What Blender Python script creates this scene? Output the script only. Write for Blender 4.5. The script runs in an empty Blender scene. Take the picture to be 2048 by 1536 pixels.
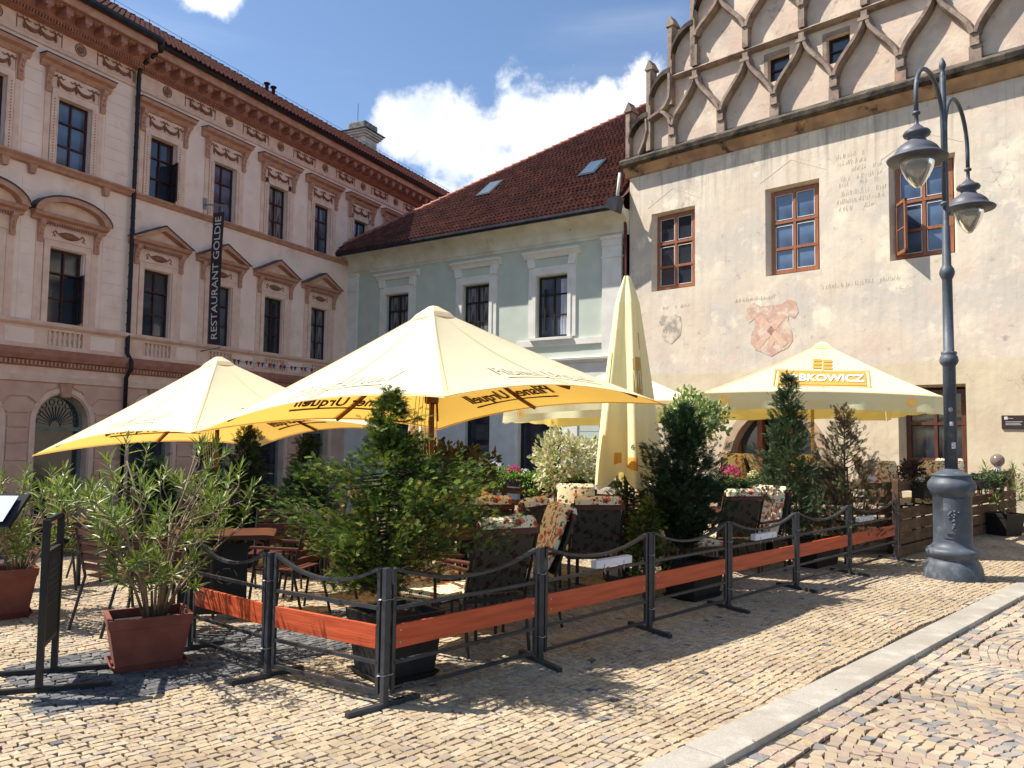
import bpy, math, random
import numpy as np
from mathutils import Vector, Matrix
from math import sin, cos, pi, radians, sqrt, atan2
random.seed(7); RNG = np.random.default_rng(7)
sc = bpy.context.scene; COL = sc.collection

# ------------------------------------------------------------------ camera
cam_d = bpy.data.cameras.new('camera'); cam = bpy.data.objects.new('camera', cam_d); COL.objects.link(cam)
pt, rl = radians(3.64), radians(.77)
fw = Vector((0, cos(pt), sin(pt))); r0 = Vector((1, 0, 0)); u0 = r0.cross(fw)
rt = r0*cos(rl)+u0*sin(rl); up = u0*cos(rl)-r0*sin(rl)
cam.matrix_world = Matrix(((rt.x, up.x, -fw.x, 0), (rt.y, up.y, -fw.y, 0), (rt.z, up.z, -fw.z, 1.7), (0, 0, 0, 1)))
cam_d.sensor_width = 36; cam_d.lens = 1570/2048*36; cam_d.clip_end = 600; cam_d.clip_start = .05
sc.camera = cam

# ------------------------------------------------------------------ light
SUN_E, SUN_A = radians(53), radians(7)
S = Vector((-cos(SUN_A)*cos(SUN_E), sin(SUN_A)*cos(SUN_E), sin(SUN_E)))
sl = bpy.data.lights.new('sun', 'SUN'); sl.energy = 5.0; sl.angle = radians(.53); sl.color = (1, .955, .88)
so = bpy.data.objects.new('sun', sl); COL.objects.link(so); so.rotation_euler = S.to_track_quat('Z', 'Y').to_euler()
so.location = (-20, 5, 30)
sc.view_settings.view_transform = 'Standard'; sc.view_settings.look = 'None'
sc.view_settings.gamma = 1; sc.view_settings.use_curve_mapping = False
sc.view_settings.exposure = .74
W = bpy.data.worlds.new('World'); sc.world = W; W.use_nodes = True
nt = W.node_tree; nt.nodes.clear(); N = nt.nodes.new; L = nt.links.new

def mth(t, op, a, b=None, c=None, clamp=False):
    n = t.nodes.new('ShaderNodeMath'); n.operation = op; n.use_clamp = clamp
    for i, v in enumerate((a, b, c)):
        if v is None: continue
        if isinstance(v, (int, float)): n.inputs[i].default_value = v
        else: t.links.new(v, n.inputs[i])
    return n.outputs[0]

def build_world():
    out = N('ShaderNodeOutputWorld'); sky = N('ShaderNodeTexSky'); sky.sky_type = 'NISHITA'; sky.sun_disc = False
    sky.sun_elevation = SUN_E; sky.sun_rotation = radians(277); sky.altitude = 400; sky.air_density = 1.0; sky.dust_density = .5; sky.ozone_density = 3.0
    b1 = N('ShaderNodeBackground'); b1.inputs[1].default_value = .105; L(sky.outputs[0], b1.inputs[0])
    tc = N('ShaderNodeTexCoord'); v = tc.outputs['Generated']
    def direc(x, y):
        return (fw + rt*((x-1024)/1570) - up*((y-768)/1570)).normalized()
    n1 = N('ShaderNodeTexNoise'); n1.inputs['Scale'].default_value = 9; n1.inputs['Detail'].default_value = 9; n1.inputs['Roughness'].default_value = .62; L(v, n1.inputs['Vector'])
    n2 = N('ShaderNodeTexNoise'); n2.inputs['Scale'].default_value = 34; n2.inputs['Detail'].default_value = 5; L(v, n2.inputs['Vector'])
    dens = None
    for x, y, r in ((820, 262, 80), (790, 240, 50), (905, 300, 130), (1060, 262, 110), (1120, 290, 140), (1200, 235, 75), (1290, 270, 120), (880, 400, 90), (1010, 380, 150), (1200, 420, 160),
                    (440, -18, 44), (395, -26, 40), (1400, 330, 120), (-500, 300, 160), (-650, 200, 200), (2500, 200, 220), (2900, 420, 260), (300, -900, 200), (1500, -1200, 260)):
        d = direc(x, y); vm = N('ShaderNodeVectorMath'); vm.operation = 'DISTANCE'; L(v, vm.inputs[0]); vm.inputs[1].default_value = d
        m = mth(nt, 'SUBTRACT', 1.0, mth(nt, 'MULTIPLY', vm.outputs['Value'], 1570/r))
        dens = m if dens is None else mth(nt, 'MAXIMUM', dens, m)
    dens = mth(nt, 'MAXIMUM', dens, -1.2)
    a = mth(nt, 'ADD', dens, mth(nt, 'MULTIPLY', mth(nt, 'SUBTRACT', n1.outputs[0], .5), 2.6))
    a = mth(nt, 'ADD', a, mth(nt, 'MULTIPLY', mth(nt, 'SUBTRACT', n2.outputs[0], .5), .45))
    mr = N('ShaderNodeMapRange'); mr.interpolation_type = 'SMOOTHSTEP'; mr.inputs[1].default_value = -.02; mr.inputs[2].default_value = .42; L(a, mr.inputs[0])
    # thin high streaks
    mp = N('ShaderNodeMapping'); mp.inputs['Scale'].default_value = (1.2, 1.2, 5); mp.inputs['Rotation'].default_value = (.2, .5, .3); L(v, mp.inputs[0])
    n3 = N('ShaderNodeTexNoise'); n3.inputs['Scale'].default_value = 2.2; n3.inputs['Detail'].default_value = 7; n3.inputs['Distortion'].default_value = .8; L(mp.outputs[0], n3.inputs['Vector'])
    mr3 = N('ShaderNodeMapRange'); mr3.interpolation_type = 'SMOOTHSTEP'; mr3.inputs[1].default_value = .5; mr3.inputs[2].default_value = .85; mr3.inputs[4].default_value = .22; L(n3.outputs[0], mr3.inputs[0])
    fac = mth(nt, 'MAXIMUM', mr.outputs[0], mr3.outputs[0])
    cr = N('ShaderNodeValToRGB'); cr.color_ramp.elements[0].position = .3; cr.color_ramp.elements[0].color = (1, 1, 1, 1)
    cr.color_ramp.elements[1].position = .66; cr.color_ramp.elements[1].color = (.62, .69, .8, 1)
    n4 = N('ShaderNodeTexNoise'); n4.inputs['Scale'].default_value = 6.5; n4.inputs['Detail'].default_value = 5
    mp2 = N('ShaderNodeMapping'); mp2.inputs['Location'].default_value = (3, 1, .06); L(v, mp2.inputs[0]); L(mp2.outputs[0], n4.inputs['Vector']); L(n4.outputs[0], cr.inputs[0])
    b2 = N('ShaderNodeBackground'); b2.inputs[1].default_value = .80; L(cr.outputs[0], b2.inputs[0])
    mx = N('ShaderNodeMixShader'); L(fac, mx.inputs[0]); L(b1.outputs[0], mx.inputs[1]); L(b2.outputs[0], mx.inputs[2]); L(mx.outputs[0], out.inputs[0])
build_world()
sc.render.engine = 'CYCLES'
sc.cycles.max_bounces = 7; sc.cycles.transparent_max_bounces = 6; sc.cycles.diffuse_bounces = 3; sc.cycles.glossy_bounces = 3

# ------------------------------------------------------------------ materials
MATS = {}
def srgb(*c):
    return tuple(((x/255)/12.92 if x/255 <= .04045 else ((x/255+.055)/1.055)**2.4) for x in c)
def mat(name, col, rough=.8, col2=None, scale=6, detail=6, bump=0, bscale=None, metal=0, spec=.4, rnd=None, attr=None, lo=.35, hi=.65, stretch=(1, 1, 1), transl=None, spots=None, trans=0, coord='Object', big=None):
    """col..col2 mixed by noise; rnd = list of colours picked per object, attr = picked by the face value rnd"""
    if name in MATS: return MATS[name]
    m = bpy.data.materials.new(name); m.use_nodes = True; t = m.node_tree; t.nodes.clear(); MATS[name] = m
    n = t.nodes.new; l = t.links.new
    o = n('ShaderNodeOutputMaterial'); b = n('ShaderNodeBsdfPrincipled'); b.inputs['Roughness'].default_value = rough
    b.inputs['Metallic'].default_value = metal; b.inputs['Specular IOR Level'].default_value = spec
    tc = n('ShaderNodeTexCoord'); mp = n('ShaderNodeMapping'); mp.inputs['Scale'].default_value = stretch; l(tc.outputs[coord], mp.inputs[0])
    base = None
    if rnd or attr:
        cols = rnd or attr; cr = n('ShaderNodeValToRGB'); cr.color_ramp.interpolation = 'CONSTANT' if len(cols) > 3 else 'LINEAR'
        e = cr.color_ramp.elements
        while len(e) < len(cols): e.new(.5)
        for i, c in enumerate(cols): e[i].position = i/len(cols) if len(cols) > 3 else i/(len(cols)-1); e[i].color = (*c, 1)
        if rnd: l(n('ShaderNodeObjectInfo').outputs['Random'], cr.inputs[0])
        else:
            at = n('ShaderNodeAttribute'); at.attribute_name = 'rnd'; l(at.outputs['Fac'], cr.inputs[0])
        base = cr.outputs[0]
    nz = n('ShaderNodeTexNoise'); nz.inputs['Scale'].default_value = scale; nz.inputs['Detail'].default_value = detail; l(mp.outputs[0], nz.inputs['Vector'])
    rr = n('ShaderNodeMapRange'); rr.inputs[1].default_value = lo; rr.inputs[2].default_value = hi; l(nz.outputs[0], rr.inputs[0])
    if base is None:
        mx = n('ShaderNodeMix'); mx.data_type = 'RGBA'; mx.inputs[6].default_value = (*col, 1); mx.inputs[7].default_value = (*(col2 or tuple(c*.8 for c in col)), 1); l(rr.outputs[0], mx.inputs[0]); base = mx.outputs[2]
    else:
        mx = n('ShaderNodeMix'); mx.data_type = 'RGBA'; mx.blend_type = 'MULTIPLY'; l(base, mx.inputs[6]); mx.inputs[0].default_value = 1
        g = n('ShaderNodeMix'); g.data_type = 'RGBA'; g.inputs[6].default_value = (1.08, 1.08, 1.08, 1); g.inputs[7].default_value = (.78, .76, .74, 1); l(rr.outputs[0], g.inputs[0]); l(g.outputs[2], mx.inputs[7]); base = mx.outputs[2]
    if spots:   # (colour, scale, threshold lo, hi)
        for sc_, (c, s, a, bb) in enumerate(spots):
            z = n('ShaderNodeTexNoise'); z.inputs['Scale'].default_value = s; z.inputs['Detail'].default_value = 8; z.inputs['Roughness'].default_value = .65
            mm = n('ShaderNodeMapping'); mm.inputs['Location'].default_value = (sc_*7.3+2, sc_*3.1, sc_*5.7); l(tc.outputs[coord], mm.inputs[0]); l(mm.outputs[0], z.inputs['Vector'])
            r2 = n('ShaderNodeMapRange'); r2.inputs[1].default_value = a; r2.inputs[2].default_value = bb; l(z.outputs[0], r2.inputs[0])
            m2 = n('ShaderNodeMix'); m2.data_type = 'RGBA'; l(r2.outputs[0], m2.inputs[0]); l(base, m2.inputs[6]); m2.inputs[7].default_value = (*c, 1); base = m2.outputs[2]
    if big:     # broad dirt and wear over the whole surface: (scale, darkest)
        ge = n('ShaderNodeNewGeometry'); z = n('ShaderNodeTexNoise'); z.inputs['Scale'].default_value = big[0]; z.inputs['Detail'].default_value = 7; z.inputs['Roughness'].default_value = .6; l(ge.outputs['Position'], z.inputs['Vector'])
        r2 = n('ShaderNodeMapRange'); r2.inputs[1].default_value = .40; r2.inputs[2].default_value = .66; l(z.outputs[0], r2.inputs[0])
        m2 = n('ShaderNodeMix'); m2.data_type = 'RGBA'; m2.blend_type = 'MULTIPLY'; l(r2.outputs[0], m2.inputs[0]); l(base, m2.inputs[6]); m2.inputs[7].default_value = (*big[1], 1); base = m2.outputs[2]
    l(base, b.inputs['Base Color'])
    if bump:
        z = n('ShaderNodeTexNoise'); z.inputs['Scale'].default_value = bscale or scale*4; z.inputs['Detail'].default_value = 6; l(mp.outputs[0], z.inputs['Vector'])
        bp = n('ShaderNodeBump'); bp.inputs['Strength'].default_value = bump; bp.inputs['Distance'].default_value = .02; l(z.outputs[0], bp.inputs['Height']); l(bp.outputs[0], b.inputs['Normal'])
    sh = b.outputs[0]
    if transl:
        tl = n('ShaderNodeBsdfTranslucent'); ms = n('ShaderNodeMixShader'); ms.inputs[0].default_value = transl[1]
        tm = n('ShaderNodeMix'); tm.data_type = 'RGBA'; tm.blend_type = 'MULTIPLY'; tm.inputs[0].default_value = 1 if transl[0] else 0; l(base, tm.inputs[6]); tm.inputs[7].default_value = (*(transl[0] or (1, 1, 1)), 1)
        l(tm.outputs[2], tl.inputs[0]); l(sh, ms.inputs[1]); l(tl.outputs[0], ms.inputs[2]); sh = ms.outputs[0]
    if trans: b.inputs['Transmission Weight'].default_value = trans; b.inputs['IOR'].default_value = 1.45
    l(sh, o.inputs[0]); return m

# ------------------------------------------------------------------ geometry helpers
class MB:
    def __init__(s): s.v = []; s.f = []
    def add(s, vs, fs):
        k = len(s.v); s.v += [tuple(p) for p in vs]; s.f += [tuple(i+k for i in f) for f in fs]; return s
    def box(s, x0, x1, y0, y1, z0, z1):
        return s.add([(x0, y0, z0), (x1, y0, z0), (x1, y1, z0), (x0, y1, z0), (x0, y0, z1), (x1, y0, z1), (x1, y1, z1), (x0, y1, z1)],
                     [(0, 3, 2, 1), (4, 5, 6, 7), (0, 1, 5, 4), (1, 2, 6, 5), (2, 3, 7, 6), (3, 0, 4, 7)])
    def bar(s, a, b, w, h, upv=(0, 0, 1)):
        a = Vector(a); b = Vector(b); d = (b-a).normalized(); u = Vector(upv)
        if abs(d.dot(u)) > .98: u = Vector((0, 1, 0))
        x = d.cross(u).normalized(); u = x.cross(d).normalized()
        vs = [p+x*i*w/2+u*j*h/2 for p in (a, b) for i, j in ((-1, -1), (1, -1), (1, 1), (-1, 1))]
        return s.add(vs, [(0, 1, 2, 3), (7, 6, 5, 4), (0, 4, 5, 1), (1, 5, 6, 2), (2, 6, 7, 3), (3, 7, 4, 0)])
    def prism(s, poly, y0, y1):       # polygon in xz, thickness along y
        n = len(poly); vs = [(x, y0, z) for x, z in poly]+[(x, y1, z) for x, z in poly]
        return s.add(vs, [tuple(range(n)), tuple(range(2*n-1, n-1, -1))]+[(i, (i+1) % n+0, (i+1) % n+n, i+n)[::-1] for i in range(n)])
    def strip(s, A, B, close=False):  # quads between two polylines
        n = len(A); return s.add(list(A)+list(B), [(i, i+1, n+i+1, n+i) for i in range(n-1)]+([(n-1, 0, n, 2*n-1)] if close else []))
    def tube(s, pts, r, seg=8, cap=True):
        pts = [Vector(p) for p in pts]; n = len(pts); rs = r if hasattr(r, '__len__') else [r]*n; vs = []; fs = []
        u = None
        for i, p in enumerate(pts):
            d = (pts[min(i+1, n-1)]-pts[max(i-1, 0)]); d = d.normalized() if d.length > 1e-9 else Vector((0, 0, 1))
            if u is None: u = d.orthogonal().normalized()
            u = (u-d*u.dot(d)); u = u.normalized() if u.length > 1e-6 else d.orthogonal().normalized(); w = d.cross(u)
            for k in range(seg):
                a = 2*pi*k/seg; vs.append(p+(u*cos(a)+w*sin(a))*rs[i])
        for i in range(n-1):
            for k in range(seg): fs.append((i*seg+k, i*seg+(k+1) % seg, (i+1)*seg+(k+1) % seg, (i+1)*seg+k))
        if cap: fs += [tuple(range(seg))[::-1], tuple((n-1)*seg+k for k in range(seg))]
        return s.add(vs, fs)
    def lathe(s, prof, seg=24, c=(0, 0, 0)):
        vs = []; fs = []; n = len(prof)
        for r, z in prof:
            for k in range(seg): vs.append((c[0]+r*cos(2*pi*k/seg), c[1]+r*sin(2*pi*k/seg), c[2]+z))
        for i in range(n-1):
            for k in range(seg): fs.append((i*seg+k, i*seg+(k+1) % seg, (i+1)*seg+(k+1) % seg, (i+1)*seg+k))
        fs += [tuple(range(seg))[::-1], tuple((n-1)*seg+k for k in range(seg))]
        return s.add(vs, fs)
    def ball(s, c, r, n=8):
        return s.lathe([(max(r*sin(pi*i/n), 1e-4), -r*cos(pi*i/n)) for i in range(n+1)], 2*n, c)
    def xf(s, M):
        s.v = [tuple(M @ Vector(p)) for p in s.v]; return s

def link(name, me, parent=None, loc=None, rotz=0):
    o = bpy.data.objects.new(name, me); COL.objects.link(o)
    if parent is not None: o.parent = parent
    if loc is not None: o.location = loc
    if rotz: o.rotation_euler = (0, 0, rotz)
    return o
def obj(name, mb, m, parent=None, loc=None, rotz=0, smooth=False, bevel=0, origin=None):
    if origin is not None and loc is None:
        mb.v = [(x-origin[0], y-origin[1], z-origin[2]) for x, y, z in mb.v]; loc = origin
    me = bpy.data.meshes.new(name); me.from_pydata(mb.v, [], mb.f); me.update()
    for q in (m if isinstance(m, list) else [m]): me.materials.append(q)
    if smooth: me.shade_smooth()
    o = link(name, me, parent, loc, rotz)
    if bevel:
        bv = o.modifiers.new('bevel', 'BEVEL'); bv.width = bevel; bv.segments = 2; bv.limit_method = 'ANGLE'
    return o
def tag(o, label=None, cat=None, group=None, kind=None):
    if label: o['label'] = label
    if cat: o['category'] = cat
    if group: o['group'] = group
    if kind: o['kind'] = kind
    return o
def thing(name, label, cat, loc=(0, 0, 0), rotz=0, group=None):
    o = bpy.data.objects.new(name, None); COL.objects.link(o); o.empty_display_size = .2
    o.location = loc; o.rotation_euler = (0, 0, rotz); return tag(o, label, cat, group)
KIDS = {}
def copy_tree(o, loc=None, rotz=None, label=None, parent=None):
    c = o.copy(); COL.objects.link(c)
    if parent is not None: c.parent = parent
    if loc is not None: c.location = loc
    if rotz is not None: c.rotation_euler = (0, 0, rotz)
    if label: c['label'] = label
    if o.name not in KIDS: KIDS[o.name] = list(o.children)
    for ch in KIDS[o.name]: copy_tree(ch, parent=c)
    return c
def np_obj(name, V, F, m, parent=None, rnd=None, loc=None, smooth=False):
    """V (n,3), F (k,4) or (k,3) numpy arrays; rnd = one value per face"""
    me = bpy.data.meshes.new(name); nv, nf, w = len(V), len(F), F.shape[1]
    me.vertices.add(nv); me.vertices.foreach_set('co', np.asarray(V, dtype=np.float32).ravel())
    me.loops.add(nf*w); me.loops.foreach_set('vertex_index', np.asarray(F, dtype=np.int32).ravel())
    me.polygons.add(nf); me.polygons.foreach_set('loop_start', np.arange(0, nf*w, w, dtype=np.int32)); me.polygons.foreach_set('loop_total', np.full(nf, w, dtype=np.int32))
    me.update(calc_edges=True); me.validate()
    if rnd is not None and len(me.polygons) == nf:
        at = me.attributes.new('rnd', 'FLOAT', 'FACE'); at.data.foreach_set('value', np.asarray(rnd, dtype=np.float32))
    me.materials.append(m)
    if smooth: me.shade_smooth()
    else: me.shade_flat()
    return link(name, me, parent, loc)

def SU(s, u, z=0.0): return Vector(((s-u)*.70710678, (s+u)*.70710678, z))
def gz(x, y):          # the square falls away gently towards the far left corner
    u = (y-x)*.70710678; t = min(max((u-9)/14, 0), 1); return -1.25*t
def G(x, y, dz=0): return Vector((x, y, gz(x, y)+dz))

_txt = {}
def text_mesh(s, size=1, shear=0, bold=0):
    k = (s, size, shear, bold)
    if k in _txt: return _txt[k]
    cu = bpy.data.curves.new('lettering', 'FONT'); cu.body = s; cu.size = size; cu.shear = shear; cu.offset = bold; cu.align_x = 'CENTER'; cu.align_y = 'CENTER'; cu.resolution_u = 3
    o = bpy.data.objects.new('lettering', cu); COL.objects.link(o); dg = bpy.context.evaluated_depsgraph_get(); ev = o.evaluated_get(dg)
    me = ev.to_mesh(); vs = [tuple(v.co) for v in me.vertices]; fs = [tuple(p.vertices) for p in me.polygons]; ev.to_mesh_clear()
    bpy.data.objects.remove(o); bpy.data.curves.remove(cu); _txt[k] = (vs, fs); return vs, fs
# ------------------------------------------------------------------ ground
SAND = [srgb(186, 168, 138), srgb(182, 162, 132), srgb(192, 175, 148), srgb(176, 156, 128), srgb(184, 164, 138), srgb(190, 172, 142), srgb(172, 153, 128), srgb(188, 168, 136), srgb(168, 154, 138), srgb(183, 166, 134)]
GREY = [srgb(112, 112, 111), srgb(96, 97, 98), srgb(124, 122, 118), srgb(86, 88, 90)]
MIXC = [srgb(184, 166, 138), srgb(176, 156, 138), srgb(176, 156, 138), srgb(188, 172, 146), srgb(182, 162, 132), srgb(138, 136, 132), srgb(180, 164, 142), srgb(172, 152, 136), srgb(156, 148, 138), srgb(182, 166, 140), srgb(168, 154, 136), srgb(186, 172, 148)]
m_sand_s = mat('sandstone_sett_field', None, big=(.9, (.74, .70, .66)), rough=.85, attr=SAND, scale=40, bump=.25, bscale=120)
m_sand_p = mat('sandstone_sett', None, big=(.9, (.74, .70, .66)), rough=.85, rnd=SAND, scale=40, bump=.25, bscale=120)
m_grey_s = mat('basalt_sett_field', None, big=(.9, (.74, .70, .66)), rough=.8, attr=GREY, scale=40, bump=.25, bscale=120)
m_mix_s = mat('mixed_sett_field', None, big=(.9, (.74, .70, .66)), rough=.82, attr=MIXC, scale=40, bump=.25, bscale=120)
m_mix_p = mat('mixed_sett', None, big=(.9, (.74, .70, .66)), rough=.82, rnd=MIXC, scale=40, bump=.25, bscale=120)
m_joint = mat('joint_sand', srgb(74, 62, 48), .95, srgb(54, 46, 36), scale=9, bump=.3, bscale=90)
m_granite = mat('granite', srgb(174, 166, 152), .8, big=(1.6, (.8, .77, .73)), col2=srgb(156, 149, 137), scale=90, bump=.15, bscale=160, spots=[(srgb(196, 190, 178), 3, .5, .7), (srgb(96, 92, 86), 60, .66, .72)])

def ground_sheet():
    def grid(xs, ys, f):
        V = [(x, y, f(x, y)) for y in ys for x in xs]; n = len(xs)
        F = [(j*n+i, j*n+i+1, (j+1)*n+i+1, (j+1)*n+i) for j in range(len(ys)-1) for i in range(n-1)]
        return V, F
    # grid in the s,u frame so that the slope follows it
    ss = [-220, -60, -20, -8, 0, 6, 12, 18, 24, 30, 40, 60, 240]; us = [2.28, 5, 9, 10, 11, 12, 13, 14, 16, 18, 20, 22, 23, 26, 40, 80, 250]
    mb = MB(); pts = [[SU(s, u) for s in ss] for u in us]
    for j in range(len(us)-1):
        for i in range(len(ss)-1):
            q = [pts[j][i], pts[j][i+1], pts[j+1][i+1], pts[j+1][i]]; mb.add([(p.x, p.y, gz(p.x, p.y)-.012) for p in q], [(0, 1, 2, 3)])
    g = tag(obj('pavement', mb, m_joint), kind='structure', label=None)
    mb = MB(); q = [SU(-220, -250), SU(240, -250), SU(240, 2.29), SU(-220, 2.29)]; mb.add([(p.x, p.y, -.046) for p in q], [(0, 1, 2, 3)])
    r = tag(obj('street', mb, m_joint), kind='structure')
    return g, r
pavement, street = ground_sheet()

def inview(X, Y, marg=1.0):
    return (Y > 3.3) & (np.abs(X) < .67*Y+marg)

def cells(u0, u1, smin, smax, rowh, lmin, lmax, curve, zb):
    """running rows of setts; returns arrays of corners (n,4,2) in s,u"""
    out = []; u = u0; row = 0
    while u < u1-1e-6:
        h = rowh*(1+random.uniform(-.06, .06)); s = smin+random.uniform(0, lmax)
        ls = []
        while s < smax:
            l = random.uniform(lmin, lmax); ls.append((s, s+l)); s += l
        a = np.array(ls); c = np.empty((len(a), 4, 2)); c[:, 0, 0] = a[:, 0]; c[:, 1, 0] = a[:, 1]; c[:, 2, 0] = a[:, 1]; c[:, 3, 0] = a[:, 0]
        c[:, :2, 1] = u; c[:, 2:, 1] = u+h; out.append(c); u += h; row += 1
    C = np.concatenate(out)
    # skewed cross joints and a wandering course line
    C[:, 2:, 0] += RNG.uniform(-.016, .006, (len(C), 1))
    C[:, :, 1] += curve(C[:, :, 0], C[:, :, 1])
    return C

def setts(C, zf, gap, parent, matfun, pmat, nparts=300, name='cobble', keep=None):
    cen = C.mean(1); X = (cen[:, 0]-cen[:, 1])*.70710678; Y = (cen[:, 0]+cen[:, 1])*.70710678
    k = inview(X, Y) & (Y < 15.5)
    if keep is not None: k &= keep(cen[:, 0], cen[:, 1], X, Y)
    C = C[k]; cen = cen[k]; X = X[k]; Y = Y[k]
    d = X**2+(Y-0)**2 + np.where((np.abs(X) > .655*Y) | (Y < 4.05), 1e6, 0)
    order = np.argsort(d); n = len(C)
    P = C.copy(); P += RNG.uniform(-.0065, .0065, P.shape)
    v = P-cen[:, None, :]; ln = np.linalg.norm(v, axis=2, keepdims=True)
    mid = cen[:, None, :]+v*(1-gap/ln); top = cen[:, None, :]+v*(1-(gap+.0045)/ln)
    h = RNG.uniform(-.003, .004, n)[:, None]; tilt = RNG.uniform(-.035, .035, (n, 2))
    def w3(Q, dz):
        x = (Q[..., 0]-Q[..., 1])*.70710678; y = (Q[..., 0]+Q[..., 1])*.70710678
        z = zf(x, y)+dz; return np.stack([x, y, z], -1)
    tl = (top-cen[:, None, :])@tilt[..., None]; tl = tl[..., 0]
    T = w3(top, h+tl+.004); Mm = w3(mid, h+tl*.8-.001); B = w3(mid, np.full((n, 1), -.03))
    V = np.concatenate([B, Mm, T], 1)    # n,12,3
    base = np.array([(8, 9, 10, 11), (4, 5, 9, 8), (5, 6, 10, 9), (6, 7, 11, 10), (7, 4, 8, 11), (0, 1, 5, 4), (1, 2, 6, 5), (2, 3, 7, 6), (3, 0, 4, 7)])
    rest = order[nparts:]; groups = matfun(cen[rest], X[rest], Y[rest])
    for gi, (msel, m) in enumerate(groups):
        idx = rest[msel]
        if not len(idx): continue
        F = (base[None]+(np.arange(len(idx))*12)[:, None, None]).reshape(-1, 4)
        rv = np.repeat(RNG.uniform(0, .999, len(idx)), 9)
        o = np_obj('cobble_field', V[idx].reshape(-1, 3), F, m, parent, rv); o['kind'] = 'stuff'
    near = order[:nparts]; rn = []
    variants = []
    for j in range(min(12, nparts)):
        i = near[j*len(near)//12]; c3 = V[i].mean(0); e1 = (V[i][1]-V[i][0]); L1 = np.linalg.norm(e1); L2 = np.linalg.norm(V[i][3]-V[i][0])
        loc = V[i]-V[i][8:].mean(0); x = loc[:, 0]*.70710678+loc[:, 1]*.70710678; y = -loc[:, 0]*.70710678+loc[:, 1]*.70710678
        me = bpy.data.meshes.new(name); me.from_pydata([(a/L1, b/L2, c) for a, b, c in zip(x, y, loc[:, 2])], [], [tuple(q) for q in base]); me.materials.append(pmat); variants.append(me)
    for i in near:
        c3 = V[i][8:].mean(0); L1 = np.linalg.norm(V[i][1]-V[i][0]); L2 = np.linalg.norm(V[i][3]-V[i][0])
        o = link(name, random.choice(variants), parent, tuple(c3)); e = V[i][1]-V[i][0]
        o.rotation_euler = (random.uniform(-.02, .02), random.uniform(-.02, .02), atan2(e[1], e[0])+random.choice((0, pi))); o.scale = (L1, L2, 1)

def z_pav(x, y):
    u = (y-x)*.70710678; return -1.25*np.clip((u-9)/14, 0, 1)
C = cells(2.46, 14.5, -1, 17, .059, .052, .084, lambda s, u: .03*np.sin(s*.9+u*.5)+.012*np.sin(s*3.1+u)+.006*np.sin(s*9), 0)
def pav_m(c, X, Y):
    s, u = c[:, 0], c[:, 1]; g = (s > 1.45+.05*np.sin(u*9)) & (s < 7) & (u > 5.25) & (u < 6.55)
    g2 = RNG.random(len(s)) < .012
    g = g | g2; return [(~g, m_sand_s), (g, m_grey_s)]
setts(C, z_pav, .0046, pavement, pav_m, m_sand_p, keep=lambda s, u, X, Y: ~((np.hypot(X-5.48, Y-9.81) < .3)))
Rf = 1.5
def fan(s, u):
    a = ((s-u*0+.4) % Rf)/Rf-.5; return -.34*np.abs(a)**2*4*.55+.03*np.sin(s*1.3)
C = cells(-6.5, 2.75, -1.5, 13, .070, .064, .098, fan, 0)
setts(C, lambda x, y: np.zeros_like(x)-.032, .0038, street, lambda c, X, Y: [(np.ones(len(c), bool), m_mix_s)], m_mix_p, keep=lambda s, u, X, Y: u < 1.965)
C = cells(1.99, 2.17, -2, 15, .09, .08, .12, lambda s, u: 0*s, 0)
setts(C, lambda x, y: np.zeros_like(x)-.032, .004, street, lambda c, X, Y: [(np.ones(len(c), bool), m_mix_s)], m_mix_p, nparts=0)

kerb = tag(obj('kerb', MB().add([(*SU(-60, 2.175).xy, -.04), (*SU(60, 2.175).xy, -.04), (*SU(60, 2.44).xy, -.04), (*SU(-60, 2.44).xy, -.04)], [(0, 1, 2, 3)]), m_joint), kind='structure')
s = -2.2; js = [-2.2, -.7, .75, 2.3, 3.82, 4.97, 6.73, 8.32, 10.0, 11.6, 13.1, 14.7, 16.2]
while js[-1] < 34: js.append(js[-1]+random.uniform(1.4, 1.7))
for a, b in zip(js[:-1], js[1:]):
    mb = MB().box(0, b-a-.012, -.2525, 0, -.10, .012); k = random.uniform(-.004, .004)
    obj('kerb_stone', mb, m_granite, kerb, SU(a, 2.44+k), pi/4+random.uniform(-.002, .002), bevel=.008)
# ------------------------------------------------------------------ building helpers (local x along the wall, y outward, z up)
def wall_mb(mb, x0, x1, z0, z1, ops=(), y=0, depth=.25, top=None, splay=0, sillsplay=None):
    xs = sorted({x0, x1, *[o[0] for o in ops], *[o[1] for o in ops]}); xs = [x for x in xs if x0 <= x <= x1]
    zs = sorted({z0, z1, *[o[2] for o in ops], *[o[3] for o in ops]}); zs = [z for z in zs if z0 <= z <= z1]
    for i in range(len(xs)-1):
        for j in range(len(zs)-1):
            cx, cz = (xs[i]+xs[i+1])/2, (zs[j]+zs[j+1])/2
            if any(o[0] < cx < o[1] and o[2] < cz < o[3] for o in ops): continue
            mb.add([(xs[i], y, zs[j]), (xs[i+1], y, zs[j]), (xs[i+1], y, zs[j+1]), (xs[i], y, zs[j+1])], [(3, 2, 1, 0)])
    for o in ops:
        a, b, c, d = o[:4]; sp = splay; yy = y-depth
        O = [(a, y, c), (b, y, c), (b, y, d), (a, y, d)]; I = [(a+sp, yy, c+sp*.3), (b-sp, yy, c+sp*.3), (b-sp, yy, d-sp*.6), (a+sp, yy, d-sp*.6)]
        mb.add(O+I, [(0, 4, 5, 1)[::-1], (1, 5, 6, 2)[::-1], (2, 6, 7, 3)[::-1], (3, 7, 4, 0)[::-1]])
    return mb
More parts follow.
